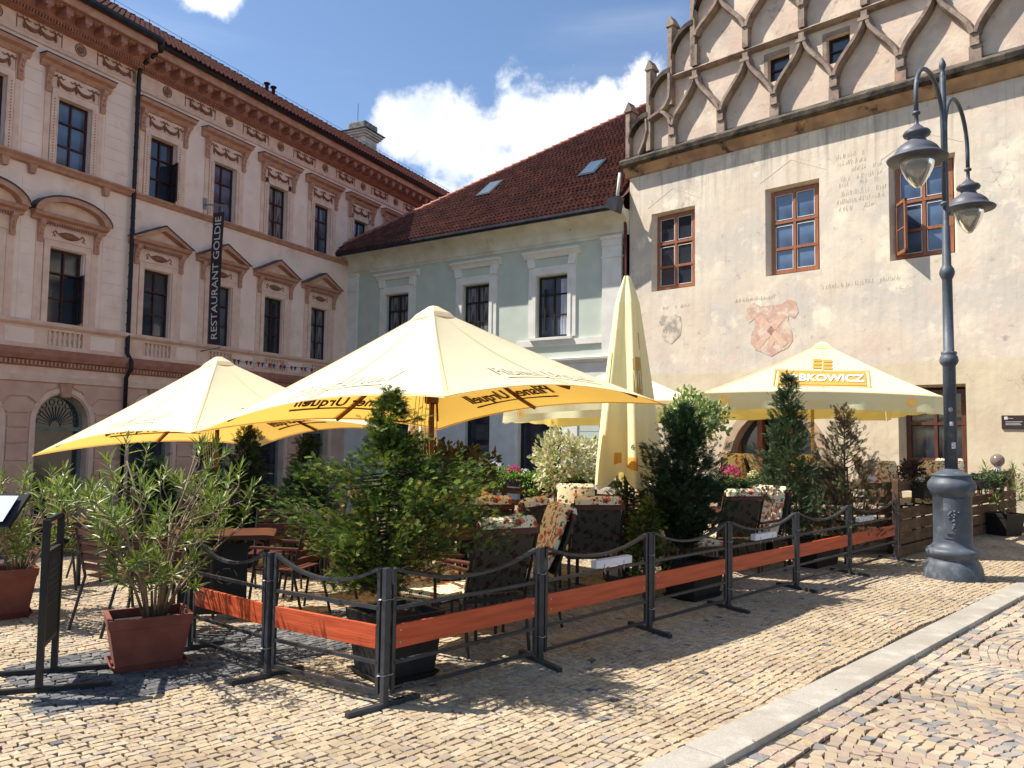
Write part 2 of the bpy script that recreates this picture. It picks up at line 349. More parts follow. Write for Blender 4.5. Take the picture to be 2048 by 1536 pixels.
def extr(mb, prof, x0, x1):           # profile of (y,z) points swept along x
    n = len(prof); mb.add([(x0, y, z) for y, z in prof]+[(x1, y, z) for y, z in prof], [(i, i+1, n+i+1, n+i) for i in range(n-1)]+[tuple(range(n)), tuple(range(2*n-1, n-1, -1))]); return mb
GLASS = mat('window_glass', (.018, .024, .034), .06, (.03, .036, .05), scale=1.5, spec=.9)
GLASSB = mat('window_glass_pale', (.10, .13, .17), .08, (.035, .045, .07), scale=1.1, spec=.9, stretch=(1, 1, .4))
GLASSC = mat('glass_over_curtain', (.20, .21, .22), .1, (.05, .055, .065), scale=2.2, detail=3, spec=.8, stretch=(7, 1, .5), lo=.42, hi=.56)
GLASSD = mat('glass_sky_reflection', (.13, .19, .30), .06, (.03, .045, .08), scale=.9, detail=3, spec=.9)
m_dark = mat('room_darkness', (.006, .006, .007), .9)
_unit = {}
def window_unit(parent, x, z, w, h, y, fm, layout, fw_=.05, d=.06, name='window', glass=None, mull=None, sash=None):
    """layout = panes as unit rectangles (x0,x1,z0,z1)"""
    key = (round(w, 3), round(h, 3), fm.name, tuple(layout), fw_, d, (glass or GLASS).name, name)
    if key not in _unit:
        mb = MB(); t = fw_; xs = sorted({0, 1, *[p[0] for p in layout], *[p[1] for p in layout]}); zs = sorted({0, 1, *[p[2] for p in layout], *[p[3] for p in layout]})
        mb.box(-w/2, -w/2+t, -d, 0, 0, h); mb.box(w/2-t, w/2, -d, 0, 0, h); mb.box(-w/2+t, w/2-t, -d, 0, 0, t); mb.box(-w/2+t, w/2-t, -d, 0, h-t, h)
        pm = []
        for p in layout:
            a, b, c, e = -w/2+p[0]*w, -w/2+p[1]*w, p[2]*h, p[3]*h; bt = t*.38
            for q in (mb,):
                if p[0] > 0: q.box(a-bt, a+bt, -d*.9, .008, c, e)
                if p[2] > 0: q.box(a, b, -d*.88, .012 if p[0] == 0 and p[1] == 1 else .006, c-bt, c+bt)
            pm.append(((a+b)/2, (c+e)/2, (b-a), (e-c)))
        fr = bpy.data.meshes.new(name); fr.from_pydata(mb.v, [], mb.f); fr.materials.append(fm); panes = []
        for cx, cz, pw, ph in pm:
            g = MB().box(-pw/2+.004, pw/2-.004, -.012, 0, -ph/2+.004, ph/2-.004); gm = bpy.data.meshes.new('pane'); gm.from_pydata(g.v, [], g.f); gm.materials.append(glass or GLASS); panes.append((gm, cx, cz))
        _unit[key] = (fr, panes)
    fr, panes = _unit[key]; o = link(name, fr, parent, (x, y, z))
    for gm, cx, cz in panes: link('pane', gm, o, (cx, -d*.6, cz))
    return o
def tiles(x0f, x1f, z0, y0, pitch, length, row=.33, col=.20, parent=None, m=None, seed=0):
    """wavy clay pantiles in overlapping courses, one joined part"""
    rg = np.random.default_rng(seed); V = []; F = []; R = []; cp, sp = cos(pitch), sin(pitch); k = 0; nr = int(length/row)
    prof = [(-.5, 0), (-.38, .035), (-.18, .072), (.05, .045), (.25, .006), (.5, 0)]
    for r in range(nr):
        a = r*row; xa, xb = x0f(a), x1f(a)
        if xb-xa < col: continue
        n = int((xb-xa)/col); off = (xb-xa-n*col)/2+(col/2 if r % 2 else 0)*0
        for c in range(n):
            cx = xa+off+(c+.5)*col; jz = rg.uniform(-.006, .008); rv = rg.random()
            for e, (px, pz) in enumerate(prof):
                for (aa, lift) in ((a-.04, .045), (a+row, .008)):
                    h = pz+lift+jz; V.append((cx+px*col, y0-aa*cp-h*-sp*0+h*sp, z0+aa*sp+h*cp))
            # front lip
            b = k
            for e in range(5): F.append((b+2*e, b+2*e+2, b+2*e+3, b+2*e+1)); R.append(rv)
            k += 12
    V = np.array(V); F = np.array(F)
    # lip: second set of verts pulled down at the lower edge
    low = np.arange(0, len(V), 2); L2 = V[low].copy(); L2[:, 1] -= .03*sp; L2[:, 2] -= .03*cp+.01; nb = len(V)
    lip = []; lr = []
    for t in range(len(low)//6):
        for e in range(5): lip.append((t*12+2*e, nb+t*6+e, nb+t*6+e+1, t*12+2*e+2)); lr.append(R[t*5])
    V = np.concatenate([V, L2]); F = np.concatenate([F, np.array(lip)]); R = np.array(R+lr)
    o = np_obj('roof_tiles', V, F, m, parent, R); o['kind'] = 'stuff'; return o

PL = dict(left=((-6.219, 29.404), (-.43051, -.90259)), green=((3.390, 22.676), (-.81915, .57358)), old=((10.4, 15.9), (-.719, .695)))
def frame_thing(key, name, label, cat):
    (ox, oy), (dx, dy) = PL[key]; return thing(name, label, cat, (ox, oy, 0), atan2(dy, dx))

# ================================================================== pink building on the left
pk = frame_thing('left', 'pink_building', 'long pink and cream town house with brown stucco window hoods and swag frieze', 'building')
m_cream = mat('cream_plaster', srgb(250, 224, 208), .9, srgb(242, 212, 196), scale=1.6, bump=.08, bscale=40, spots=[(srgb(206, 176, 150), 1.1, .55, .8)])
m_pink = mat('pink_plaster', srgb(222, 180, 160), .9, srgb(204, 160, 138), scale=1.8, bump=.1, bscale=50)
m_rust = mat('pink_stone_band', srgb(220, 188, 168), .9, srgb(200, 166, 144), scale=2, bump=.1, bscale=50)
m_trim = mat('brown_stucco', srgb(200, 152, 128), .85, srgb(180, 130, 108), scale=5, bump=.15, bscale=60)
m_trimd = mat('red_brown_stucco', srgb(182, 130, 114), .85, srgb(164, 110, 96), scale=5, bump=.15, bscale=60)
m_orn = mat('brown_ornament', srgb(150, 102, 78), .85, srgb(128, 84, 66), scale=9, bump=.3, bscale=70)
m_stone = mat('pale_surround', srgb(238, 204, 184), .88, srgb(224, 186, 166), scale=4, bump=.1, bscale=60)
m_zinc = mat('dark_sheet_metal', srgb(58, 58, 66), .45, srgb(40, 40, 48), scale=5, metal=.4)
m_iron = mat('black_pipe', srgb(40, 36, 40), .4, srgb(28, 26, 30), scale=8, metal=.3)
m_maroon = mat('maroon_window_wood', srgb(74, 34, 32), .5, srgb(52, 24, 24), scale=8)
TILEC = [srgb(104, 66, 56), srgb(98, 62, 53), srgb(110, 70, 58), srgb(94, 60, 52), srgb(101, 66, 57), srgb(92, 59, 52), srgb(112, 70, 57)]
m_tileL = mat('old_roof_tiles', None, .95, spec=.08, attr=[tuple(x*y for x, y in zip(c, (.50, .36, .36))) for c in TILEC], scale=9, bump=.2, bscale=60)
m_tileG = mat('clay_roof_tiles', None, .9, spec=.15, attr=TILEC+[srgb(120, 74, 60), srgb(106, 66, 55)], scale=3, bump=.2, bscale=60, spots=[(srgb(70, 48, 42), .9, .5, .75), (srgb(150, 78, 58), .35, .68, .8)])

WX = [13.42, 11.27, 8.59, 6.31, 3.98, 1.68, -.6, -2.9, -5.2]
lower = [x for x in WX if x > 1]
mb = MB(); wall_mb(mb, -18, 16, 3.3, 11.6, [(x-.45, x+.45, 8.1, 9.82) for x in WX]+[(x-.45, x+.45, 4.25, 6.08) for x in lower], depth=.22)
obj('wall', mb, m_cream, pk)
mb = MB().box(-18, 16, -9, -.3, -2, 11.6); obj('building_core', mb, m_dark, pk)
# ground floor wall with round-headed openings
DX = [x for x in (13.42, 11.17, 8.59, 6.31, 3.98, 1.68)]
mb = MB(); wall_mb(mb, 0, 16, -2.2, 3.3, [(x-.68, x+.68, -2, 2.52) for x in DX], depth=.35)
for x in DX:       # spandrels closing the corners over each arch
    for sg in (-1, 1):
        arc = [(x+sg*.68*cos(a), 1.84+.68*sin(a)) for a in [i*pi/2/8 for i in range(9)]]
        poly = arc+[(x+sg*.68, 2.52)]
        if sg < 0: poly = poly[::-1]
        mb.prism(poly, -.34, -.001)
obj('ground_floor_wall', mb, m_rust, pk)
m_lunette = mat('lunette_iron', srgb(92, 96, 96), .6)
m_doorg = mat('grey_green_door_frame', srgb(128, 132, 122), .7, srgb(108, 112, 104), scale=6)
def arch_door(x):
    mb = MB(); inn = [(.60*cos(i*pi/16), 1.84+.60*sin(i*pi/16)) for i in range(17)]; out = [(.68*cos(i*pi/16), 1.84+.68*sin(i*pi/16)) for i in range(17)]
    for a in range(16): mb.prism([(inn[a][0], inn[a][1]), (out[a][0], out[a][1]), (out[a+1][0], out[a+1][1]), (inn[a+1][0], inn[a+1][1])], -.32, -.22)
    mb.box(-.68, -.60, -.32, -.22, -2, 1.84); mb.box(.60, .68, -.32, -.22, -2, 1.84); mb.box(-.6, .6, -.33, -.2, 1.62, 1.72)
    d = obj('arched_door', mb, m_doorg, pk, (x, 0, 0))
    mb = MB().box(-.6, .6, -.30, -.285, -2, 2.46); obj('dark_glass', mb, GLASS, d)
    mb = MB()
    for k in range(1, 16):
        a = k*pi/16; mb.bar((.14*cos(a), -.27, 1.74+.14*sin(a)), (.5*cos(a), -.27, 1.74+.5*sin(a)), .012, .012, (0, 1, 0))
    for k in range(8):
        a = (k+.5)*pi/8; cx, cz = .55*cos(a), 1.76+.58*sin(a)
        mb.tube([(cx+.07*cos(b*pi/5), -.27, cz+.07*sin(b*pi/5)) for b in range(11)], .008, 5)
    mb.tube([(.14*cos(b*pi/10), -.27, 1.74+.14*sin(b*pi/10)) for b in range(11)], .014, 5)
    obj('lunette_grille', mb, m_lunette, d)
    mb = MB(); inn = [(.72*cos(i*pi/16), 1.84+.72*sin(i*pi/16)) for i in range(17)]; out = [(.84*cos(i*pi/16), 1.84+.84*sin(i*pi/16)) for i in range(17)]
    mb.strip([(a, .03, b) for a, b in out], [(a, .03, b) for a, b in inn]); mb.strip([(a, 0, b) for a, b in out], [(a, .03, b) for a, b in out]); mb.strip([(a, .03, b) for a, b in inn], [(a, -.05, b) for a, b in inn])
    for sg in (-1, 1): mb.box(min(sg*.72, sg*.84), max(sg*.72, sg*.84), -.05, .03, -2, 1.84)
    obj('arch_moulding', mb, m_stone, d)
    mb = MB().prism([(-.11, 2.45), (.11, 2.45), (.17, 2.78), (-.17, 2.78)], 0, .09); obj('keystone', mb, m_trim, d)
    return d
for x in DX: arch_door(x)
# rusticated blocks
for a, b in zip(DX[1:], DX[:-1]):
    xa, xb = a+.88, b-.88; zz = [-1.6, -1.2, -.8, -.38, .05, .46, .9, 1.31, 1.68, 2.02]
    if xb-xa < .2: continue
    for z0, z1 in zip(zz[:-1], zz[1:]):
        obj('stone_block', MB().box(xa, xb, 0, .035, z0+.03, z1-.02), m_pink, pk, bevel=.012)
    obj('stone_block', MB().prism([(xa-.0, 2.04), (xb, 2.04), (xb+.18, 2.18), (xb-.02, 2.4), (xa+.02, 2.4), (xa-.18, 2.18)], 0, .035), m_pink, pk, bevel=.012)
    obj('stone_block', MB().prism([(xa+.03, 2.44), (xb-.03, 2.44), (xb+.22, 2.26), (xb+.52, 2.76), (xa-.52, 2.76), (xa-.22, 2.26)], 0, .035), m_pink, pk, bevel=.012)
for x in DX:
    for sg in (-1, 1): obj('stone_block', MB().prism([(x+sg*.2, 2.70), (x+sg*.24, 2.765), (x+sg*.55, 2.765), (x+sg*.42, 2.60)], 0, .034), m_pink, pk, bevel=.01)
# lower cornices
obj('cornice_band', extr(MB(), [(0, 2.78), (.06, 2.80), (.09, 2.92), (.05, 2.96), (.04, 3.15), (0, 3.16)], -.5, 16), m_stone, pk)
obj('lower_cornice', extr(MB(), [(0, 3.15), (.10, 3.17), (.11, 3.29), (.20, 3.31), (.27, 3.42), (.30, 3.52), (.31, 3.56), (0, 3.60)], -.5, 16), m_trimd, pk)
mb = MB(); x = -.4
while x < 16: mb.box(x, x+.05, .10, .155, 3.19, 3.28); x += .1
tag(obj('dentil_row', mb, m_trim, pk), kind='stuff')
# parapet under the first floor windows
mb = MB(); wall_mb(mb, -.5, 16, 3.58, 4.1, [(x-.46, x+.46, 3.69, 4.04) for x in lower], y=.10, depth=.10); obj('parapet', mb, m_stone, pk)
for x in lower:
    for k in range(7):
        bx = x-.46+.92*(k+.5)/7
        if 'bal' not in globals():
            me = MB().lathe([(.035, 0), (.035, .03), (.018, .05), (.045, .13), (.03, .2), (.016, .26), (.035, .31), (.035, .35)], 8); bal = bpy.data.meshes.new('baluster'); bal.from_pydata(me.v, [], me.f); bal.materials.append(m_stone); bal.shade_smooth()
        link('baluster', bal, pk, (bx, .045, 3.69))
    if x > 3: obj('parapet_panel', MB().box(x-1.35, x-.65, .10, .115, 3.68, 4.03), m_cream, pk); 
obj('sill_course', extr(MB(), [(0, 4.08), (.13, 4.10), (.20, 4.15), (.22, 4.21), (.2, 4.235), (0, 4.25)], -.5, 16), m_stone, pk)
obj('string_course', extr(MB(), [(0, 7.93), (.06, 7.94), (.10, 8.0), (.15, 8.04), (.15, 8.08), (0, 8.1)], -18, 9.6), m_trim, pk)
obj('string_course', extr(MB(), [(0, 7.92), (.12, 7.94), (.16, 8.0), (.23, 8.05), (.23, 8.09), (0, 8.12)], 9.6, 16), m_trim, pk)
for x in (10.35, 12.3, 12.95): obj('bracket', MB().prism([(x-.06, 7.72), (x+.06, 7.72), (x+.09, 7.93), (x-.09, 7.93)], 0, .13), m_trim, pk)
# boards of plaster courses on the projecting end bay
def course_spans(z0, z1):
    cuts = [(x-.95, x+.95, 3.6, 7.45) for x in (11.27, 13.42)]+[(x-.86, x+.86, 8.1, 10.75) for x in (11.27, 13.42)]
    xs = [(9.68, 16)]
    for a, b, c, d in cuts:
        if c < z1-.05 and d > z0+.05:
            n = []
            for p, q in xs:
                if a > p: n.append((p, min(a, q)))
                if b < q: n.append((max(b, p), q))
            xs = [s for s in n if s[1]-s[0] > .1]
    return xs
z = 4.26
while z < 10.7:
    z1 = z+.305
    if not (7.9 < z1 and z < 8.12):
        for a, b in course_spans(z, z1): obj('plaster_course', MB().box(a, b, 0, .012, z+.004, z1-.004), m_cream, pk)
    z = z1 if not (z < 7.93 <= z1+.3) else 8.13
# windows
LAY = [(0, .5, 0, .34), (.5, 1, 0, .34), (0, .5, .34, .66), (.5, 1, .34, .66), (0, .5, .68, 1), (.5, 1, .68, 1)]
for i, x in enumerate(WX): window_unit(pk, x, 8.1, .90, 1.72, -.12, m_maroon, LAY, .055, glass=(GLASSC, GLASSD, GLASS, GLASSD, GLASSC, GLASSB, GLASSD, GLASSC, GLASSB)[i])
for i, x in enumerate(lower): window_unit(pk, x, 4.25, .90, 1.83, -.12, m_maroon, LAY, .055, glass=(GLASSC, GLASS, GLASS, GLASSB, GLASS, GLASSC)[i])
for x, z, h in ((8.3, 8.14, 1.1), (11.0, 4.3, 1.2)):
    cs_ = obj('open_casement', MB().box(0, .045, 0, .04, 0, h).box(.36, .405, 0, .04, 0, h).box(.045, .36, 0, .04, 0, .05).box(.045, .36, 0, .04, h-.05, h).box(.045, .36, .01, .03, h*.5, h*.5+.03), m_maroon, pk, (x-.12, -.11, z)); cs_.rotation_euler = (0, 0, radians(70)); obj('pane', MB().box(.045, .36, .015, .022, .05, h-.05), GLASS, cs_)
def swag_mb(w, h):
    mb = MB()
    for cx in (-w/4, w/4):
        pts = [(cx+w*.21*cos(pi+pi*k/8), .02, -h*.05-h*.42*sin(pi*k/8)) for k in range(9)]
        mb.tube(pts, [.012+.04*sin(pi*k/8) for k in range(9)], 6)
    for cx in (-w/2, 0, w/2):
        mb.tube([(cx, .02, .06*h/.3), (cx, .03, -.12*h/.3), (cx, .03, -.2*h/.3)], [.012, .035, .008], 6)
        for sg in (-1, 1): mb.tube([(cx, .02, .03), (cx+sg*.05, .03, .09), (cx+sg*.12, .025, .04), (cx+sg*.17, .02, .08)], [.014, .022, .014, .008], 5)
    return mb
def console_mb(h):
    prof = [(0, 0), (.05, .0), (.075, .06), (.05, .14), (.06, h*.5), (.10, h*.7), (.16, h*.86), (.17, h), (0, h)]
    n = len(prof); mb = MB(); mb.add([(-.065, y, z) for y, z in prof]+[(.065, y, z) for y, z in prof], [tuple(range(n)), tuple(range(2*n-1, n-1, -1))]+[(i, i+1, n+i+1, n+i) for i in range(n-1)])
    for k in range(4): mb.ball((0, .05+.03*k, .1+h*.2*k), .035, 4)
    return mb
def upper_hood():
    mb = extr(MB(), [(0, 10.42), (.06, 10.44), (.10, 10.5), (.12, 10.56), (.24, 10.60), (.27, 10.66), (.28, 10.685), (0, 10.72)], -.95, .95)
    h = obj('window_hood', mb, m_trim, pk, (WX[1], 0, 0))
    obj('hood_capping', MB().box(-.97, .97, .0, .295, 10.69, 10.71), m_zinc, h)
    mb = MB()
    for a, b, c, d in ((-.62, -.47, 8.1, 10.0), (.47, .62, 8.1, 10.0), (-.62, .62, 9.84, 10.0)): mb.box(a, b, 0, .05, c, d)
    for a, b, c, d in ((-.47, -.45, 8.1, 9.84), (.45, .47, 8.1, 9.84), (-.47, .47, 9.82, 9.84)): mb.box(a, b, 0, .065, c, d)
    obj('surround', mb, m_stone, h)
    mb = MB().box(-.78, -.64, 0, .03, 8.1, 10.42); mb.box(.64, .78, 0, .03, 8.1, 10.42); mb.box(-.62, .62, 0, .025, 10.02, 10.42); obj('frieze_panel', mb, m_stone, h)
    for sg in (-1, 1): obj('console', console_mb(.58), m_trim, h, (sg*.73, .03, 9.84))
    obj('swag', swag_mb(.95, .3), m_orn, h, (0, .02, 10.24), smooth=True)
    mb = MB()
    for k in range(22): 
        for sg in (-1, 1): mb.ball((sg*.55, .055, 8.2+k*.073), .016, 3)
    tag(obj('bead_row', mb, m_orn, h), kind='stuff')
    return h
h0 = upper_hood()
for x in WX:
    if x != WX[1]: copy_tree(h0, (x, 0, 0), parent=pk)
def lower_hood(kind):
    mb = MB(); Z = 6.86
    if kind == 'ped':
        A = [(-1.03, Z), (0, 7.36), (1.03, Z)]; B = [(-.80, Z+.01), (0, 7.2), (.80, Z+.01)]
    else:
        A = [(1.03*cos(pi-pi*k/14)*1, Z+.52*sin(pi*k/14)) for k in range(15)]; B = [(.82*cos(pi-pi*k/14), Z+.01+.36*sin(pi*k/14)) for k in range(15)]
    for k in range(len(A)-1): mb.prism([A[k], A[k+1], B[k+1], B[k]][::-1], 0, .26)
    extr(mb, [(0, 6.66), (.08, 6.68), (.10, 6.74), (.2, 6.78), (.24, 6.86), (0, 6.87)], -.98, .98)
    h = obj('window_pediment', mb, m_trim, pk, (0, 0, 0))
    mb = MB()
    for k in range(len(A)-1):
        a, b = A[k], A[k+1]; mb.add([(a[0], 0, a[1]+.004), (b[0], 0, b[1]+.004), (b[0], .285, b[1]+.004), (a[0], .285, a[1]+.004), (a[0], .285, a[1]-.03), (b[0], .285, b[1]-.03)], [(0, 1, 2, 3), (3, 2, 5, 4)])
    obj('pediment_capping', mb, m_zinc, h)
    obj('tympanum', MB().prism([B[0]]+B[1:-1]+[B[-1]], .0, .05), m_stone, h)
    mb = MB()
    for k in range(26): mb.box(-.82+k*.064, -.79+k*.064, .08, .13, 6.60, 6.67)
    tag(obj('dentil_row', mb, m_trimd, h), kind='stuff')
    mb = MB().box(-.62, -.47, 0, .05, 4.25, 6.24); mb.box(.47, .62, 0, .05, 4.25, 6.24); mb.box(-.47, .47, 0, .05, 6.1, 6.24)
    obj('surround', mb, m_stone, h)
    mb = MB().box(-.82, -.64, 0, .03, 4.25, 6.6); mb.box(.64, .82, 0, .03, 4.25, 6.6); mb.box(-.64, .64, 0, .03, 6.27, 6.6); obj('frieze_panel', mb, m_stone, h)
    for sg in (-1, 1): obj('console', console_mb(.52), m_trim, h, (sg*.74, .03, 6.15))
    mb = MB().lathe([(.001, -.3), (.05, -.22), (.09, -.08), (.09, .08), (.05, .22), (.001, .3)], 10); mb.xf(Matrix.Rotation(pi/2, 4, 'Y') @ Matrix.Scale(1, 4)); 
    for sg in (-1, 1): mb.tube([(sg*.28, 0, 0), (sg*.36, .01, .07), (sg*.42, .01, .02), (sg*.36, .01, -.05), (sg*.44, .01, -.08)], [.012, .02, .016, .02, .008], 5)
    mb.xf(Matrix.Scale(.5, 4, (0, 1, 0))); obj('cartouche', mb, m_orn, h, (0, .04, 6.43), smooth=True)
    return h
ha = lower_hood('ped'); ha.location = (8.59, 0, 0); hb = lower_hood('seg'); hb.location = (11.27, 0, 0)
for x in lower:
    if x not in (8.59, 11.27): copy_tree(ha if x < 9 else hb, (x, 0, 0), parent=pk)
# frieze and main cornice
obj('frieze_moulding', extr(MB(), [(0, 10.92), (.05, 10.94), (.07, 11.0), (.04, 11.04), (0, 11.05)], -18, 16), m_stone, pk)
obj('frieze', MB().box(-18, 16, 0, .02, 11.05, 11.42), m_stone, pk)
fs = obj('frieze_swag', swag_mb(.78, .26), m_orn, pk, (10.17, .03, 11.27), smooth=True)
mbr = MB(); 
for r1, r2 in ((.13, .155), (.085, .10)):
    pr = [(r1*cos(2*pi*k/20), r1*sin(2*pi*k/20)) for k in range(21)]; po = [(r2*cos(2*pi*k/20), r2*sin(2*pi*k/20)) for k in range(21)]
    mbr.strip([(a, .02, b) for a, b in po], [(a, .02, b) for a, b in pr]); mbr.strip([(a, 0, b) for a, b in po], [(a, .02, b) for a, b in po])
mbr.lathe([(.07, 0), (.07, .02), (.001, .035)], 14); k0 = len(mbr.v)-3*14
for i in range(k0, len(mbr.v)): p = mbr.v[i]; mbr.v[i] = (p[0], p[2], p[1])
fr_ = obj('frieze_roundel', mbr, m_orn, pk, (11.2, .022, 11.235))
sw = [12.26, 10.17, 7.35, 5.07, 2.72, .4, -1.8, -4.1, -6.4, 14.4]; rn = [8.55, 6.22, 3.92, 1.60, -.69, -2.94, -5.2, 13.3]
for x in sw:
    if x != 10.17: copy_tree(fs, (x, .03, 11.27), parent=pk)
for x in rn: copy_tree(fr_, (x, .022, 11.235), parent=pk)
pdm = None
for x in sw+[9.1]:
    for sg in (-1, 1):
        if pdm is None: pdm = obj('panel_divider', MB().box(-.012, .012, .02, .03, 11.07, 11.4), m_orn, pk, (x-.56, 0, 0)).data
        else: link('panel_divider', pdm, pk, (x+sg*.56, 0, 0))
for (a, b, e) in ((-18, 9.55, 0), (9.55, 16, .16)):
    obj('main_cornice', extr(MB(), [(0, 11.42), (.10+e, 11.44), (.12+e, 11.54), (.16+e, 11.58), (.2+e, 11.74), (.26+e, 11.76), (.62+e, 11.78), (.64+e, 11.86), (.66+e, 11.98), (.70+e, 12.0), (.70+e, 12.06), (0, 12.1)], a, b), m_trimd, pk)
    obj('cornice_face', MB().box(a, b, .66+e, .674+e, 11.79, 11.985), m_trim, pk)
    obj('gutter', extr(MB(), [(.70+e, 11.99), (.80+e, 11.985), (.86+e, 12.04), (.86+e, 12.12), (.84+e, 12.12), (.70+e, 12.03)], a, b+(.02 if e else 0)), m_zinc, pk)
mb = MB().box(-.09, .09, .0, .36, 0, .13); mb.box(-.11, .11, 0, .38, .13, .16); mb.ball((0, .3, -.02), .06, 5)
mod = bpy.data.meshes.new('modillion'); mod.from_pydata(mb.v, [], mb.f); mod.materials.append(m_trimd)
mb = MB()
for k in range(6): mb.ball((.09*cos(k*pi/3), .09*sin(k*pi/3), 0), .045, 4)
mb.ball((0, 0, 0), .05, 4); ros = bpy.data.meshes.new('rosette'); ros.from_pydata([(x, y, z*.4) for x, y, z in mb.v], [], mb.f); ros.materials.append(m_trim)
x = -10
while x < 15.6:
    e = .16 if x > 9.5 else 0
    link('modillion', mod, pk, (x, .2+e, 11.6)); link('rosette', ros, pk, (x+.25, .45+e, 11.765)); x += .5
mb = MB(); x = -12
while x < 16: mb.box(x, x+.035, (.28 if x > 9.5 else .12), (.33 if x > 9.5 else .17), 11.45, 11.53); x += .075
tag(obj('dentil_row', mb, m_trimd, pk), kind='stuff')
# roof
rp = radians(34)
mb = MB().add([(-18, .78, 12.04), (16, .94, 12.04), (16, -3.4, 12.04+4.2*math.tan(rp)), (-18, -3.4, 12.04+4.2*math.tan(rp)), (16, -9, 12.0), (-18, -9, 12.0)], [(0, 1, 2, 3), (3, 2, 4, 5)])
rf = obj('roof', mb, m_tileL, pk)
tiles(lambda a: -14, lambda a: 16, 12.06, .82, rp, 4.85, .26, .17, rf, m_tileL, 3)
mb = MB(); x = -14
while x < 16: mb.tube([(x, -3.38, 14.92), (x+.33, -3.38, 14.89)], [.10, .085], 8); x += .31
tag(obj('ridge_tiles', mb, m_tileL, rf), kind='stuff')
mb = MB().tube([(-14, -3.38, 15.12), (16, -3.38, 15.12)], .007, 4); x = -13
while x < 16: mb.tube([(x, -3.38, 14.89), (x, -3.38, 15.14)], .01, 4); x += 1.3
obj('lightning_wire', mb, m_iron, rf)
for a in (10.3, 4.2, -2.2): obj('snow_guard', MB().tube([(a, .55, 12.33), (a+2.2, .55, 12.33)], .014, 5).tube([(a, .55, 12.28), (a+2.2, .55, 12.28)], .014, 5).box(a+.3, a+.33, .53, .57, 12.2, 12.34).box(a+1.9, a+1.93, .53, .57, 12.2, 12.34), mat('bare_steel', srgb(190, 190, 195), .25, metal=.9), rf)
for a in (1.9, 1.55): obj('roof_vent', MB().lathe([(.07, 0), (.07, .42), (.12, .43), (.12, .47), (.05, .5)], 10), m_tileL, rf, (a, -2.6, 14.3))
ch = obj('chimney', MB().box(-.5, .5, -.45, .45, 0, 1.1).box(-.58, .58, -.53, .53, 0, .16).box(-.58, .58, -.53, .53, .86, .95).box(-.66, .66, -.61, .61, .95, 1.05).box(-.72, .72, -.67, .67, 1.05, 1.14), mat('white_chimney_render', srgb(214, 206, 196), .9, srgb(180, 170, 160), scale=3, bump=.2), pk, (-5.85, -3.9, 14.6))
obj('chimney_plate', MB().box(-.80, .80, -.75, .75, 1.14, 1.17), m_zinc, ch); obj('chimney_head', MB().box(-.52, .52, -.48, .48, 1.17, 1.62), mat('grey_weathered_stone', srgb(150, 146, 138), .95, srgb(96, 92, 88), scale=6, bump=.5), ch, bevel=.06)
obj('lightning_rod', MB().tube([(.42, 0, 1.6), (.42, 0, 2.5)], .012, 5), m_iron, ch)
# downpipe
mb = MB().tube([(9.5, .82, 12.0), (9.52, .7, 11.78), (9.56, .22, 11.52), (9.57, .14, 11.3), (9.57, .14, 7.9), (9.57, .16, 3.7), (9.57, .34, 3.45), (9.57, .34, 3.3), (9.57, .16, 3.05), (9.57, .14, -1.3)], .055, 10)
mb.lathe([(.07, 0), (.12, .25), (.12, .34)], 10, (9.5, .82, 11.8)); obj('downpipe', mb, m_iron, pk, smooth=True)
pcm = None
for k in range(24):
    if pcm is None: pcm = obj('pipe_clip', MB().lathe([(.066, 0), (.066, .03)], 8), m_iron, pk, (9.57, .14, 3.8)).data
    else: link('pipe_clip', pcm, pk, (9.57, .14, 3.8+k*.32))

# banner on its bracket
bn = thing('banner', 'tall dark banner with RESTAURANT GOLDIE in white letters hanging from pink facade', 'banner', pk.matrix_world @ Vector((7.0, .1, 6.1)) if False else (0, 0, 0))
(ox, oy), (dx, dy) = PL['left']; bn.location = (ox+dx*7.05-dy*.02, oy+dy*7.05+dx*.02, 6.15); bn.rotation_euler = (0, 0, atan2(dy, dx))
m_ban = mat('plum_banner_cloth', srgb(62, 50, 56), .8, srgb(50, 40, 46), scale=3, bump=.1); m_white = mat('white_print', srgb(225, 222, 220), .7)
def bx(z): return .10*sin((z+2)/4*pi)*.5
mb = MB(); zz = [-1.95+k*.1625 for k in range(25)]
mb.strip([(bx(z), .38, z) for z in zz], [(bx(z), .80, z) for z in zz]); mb.strip([(bx(z)-.012, .38, z) for z in zz], [(bx(z)-.012, .80, z) for z in zz]); obj('cloth', mb, m_ban, bn)
vs, fs_ = text_mesh('RESTAURANT GOLDIE', .34, 0, .002); wmax = max(v[0] for v in vs); k = 1.82/wmax
for sgn in (1, -1):
    mb = MB().add([(bx(v[0]*k*sgn)+(.006 if sgn > 0 else -.02), .60-v[1]*1.0*(1 if sgn > 0 else 1), v[0]*k*1.0) if sgn > 0 else (bx(-v[0]*k)-.02, .60-v[1], -v[0]*k) for v in vs], fs_); obj('lettering', mb, m_white, bn)
mb = MB().tube([(0, 0, 2.25), (0, .9, 2.12)], .025, 8); mb.box(-.06, .06, 0, .02, 2.1, 2.45)
for y in (.42, .52, .62, .72): mb.tube([(0, y, 2.15), (0, y, 1.93)], .006, 4)
mb.tube([(0, 0, -2.15), (0, .85, -2.06)], .02, 8); mb.box(-.08, .08, 0, .02, -2.3, -2.0)
obj('bracket', mb, mat('galvanised', srgb(150, 152, 155), .4, metal=.7), bn)
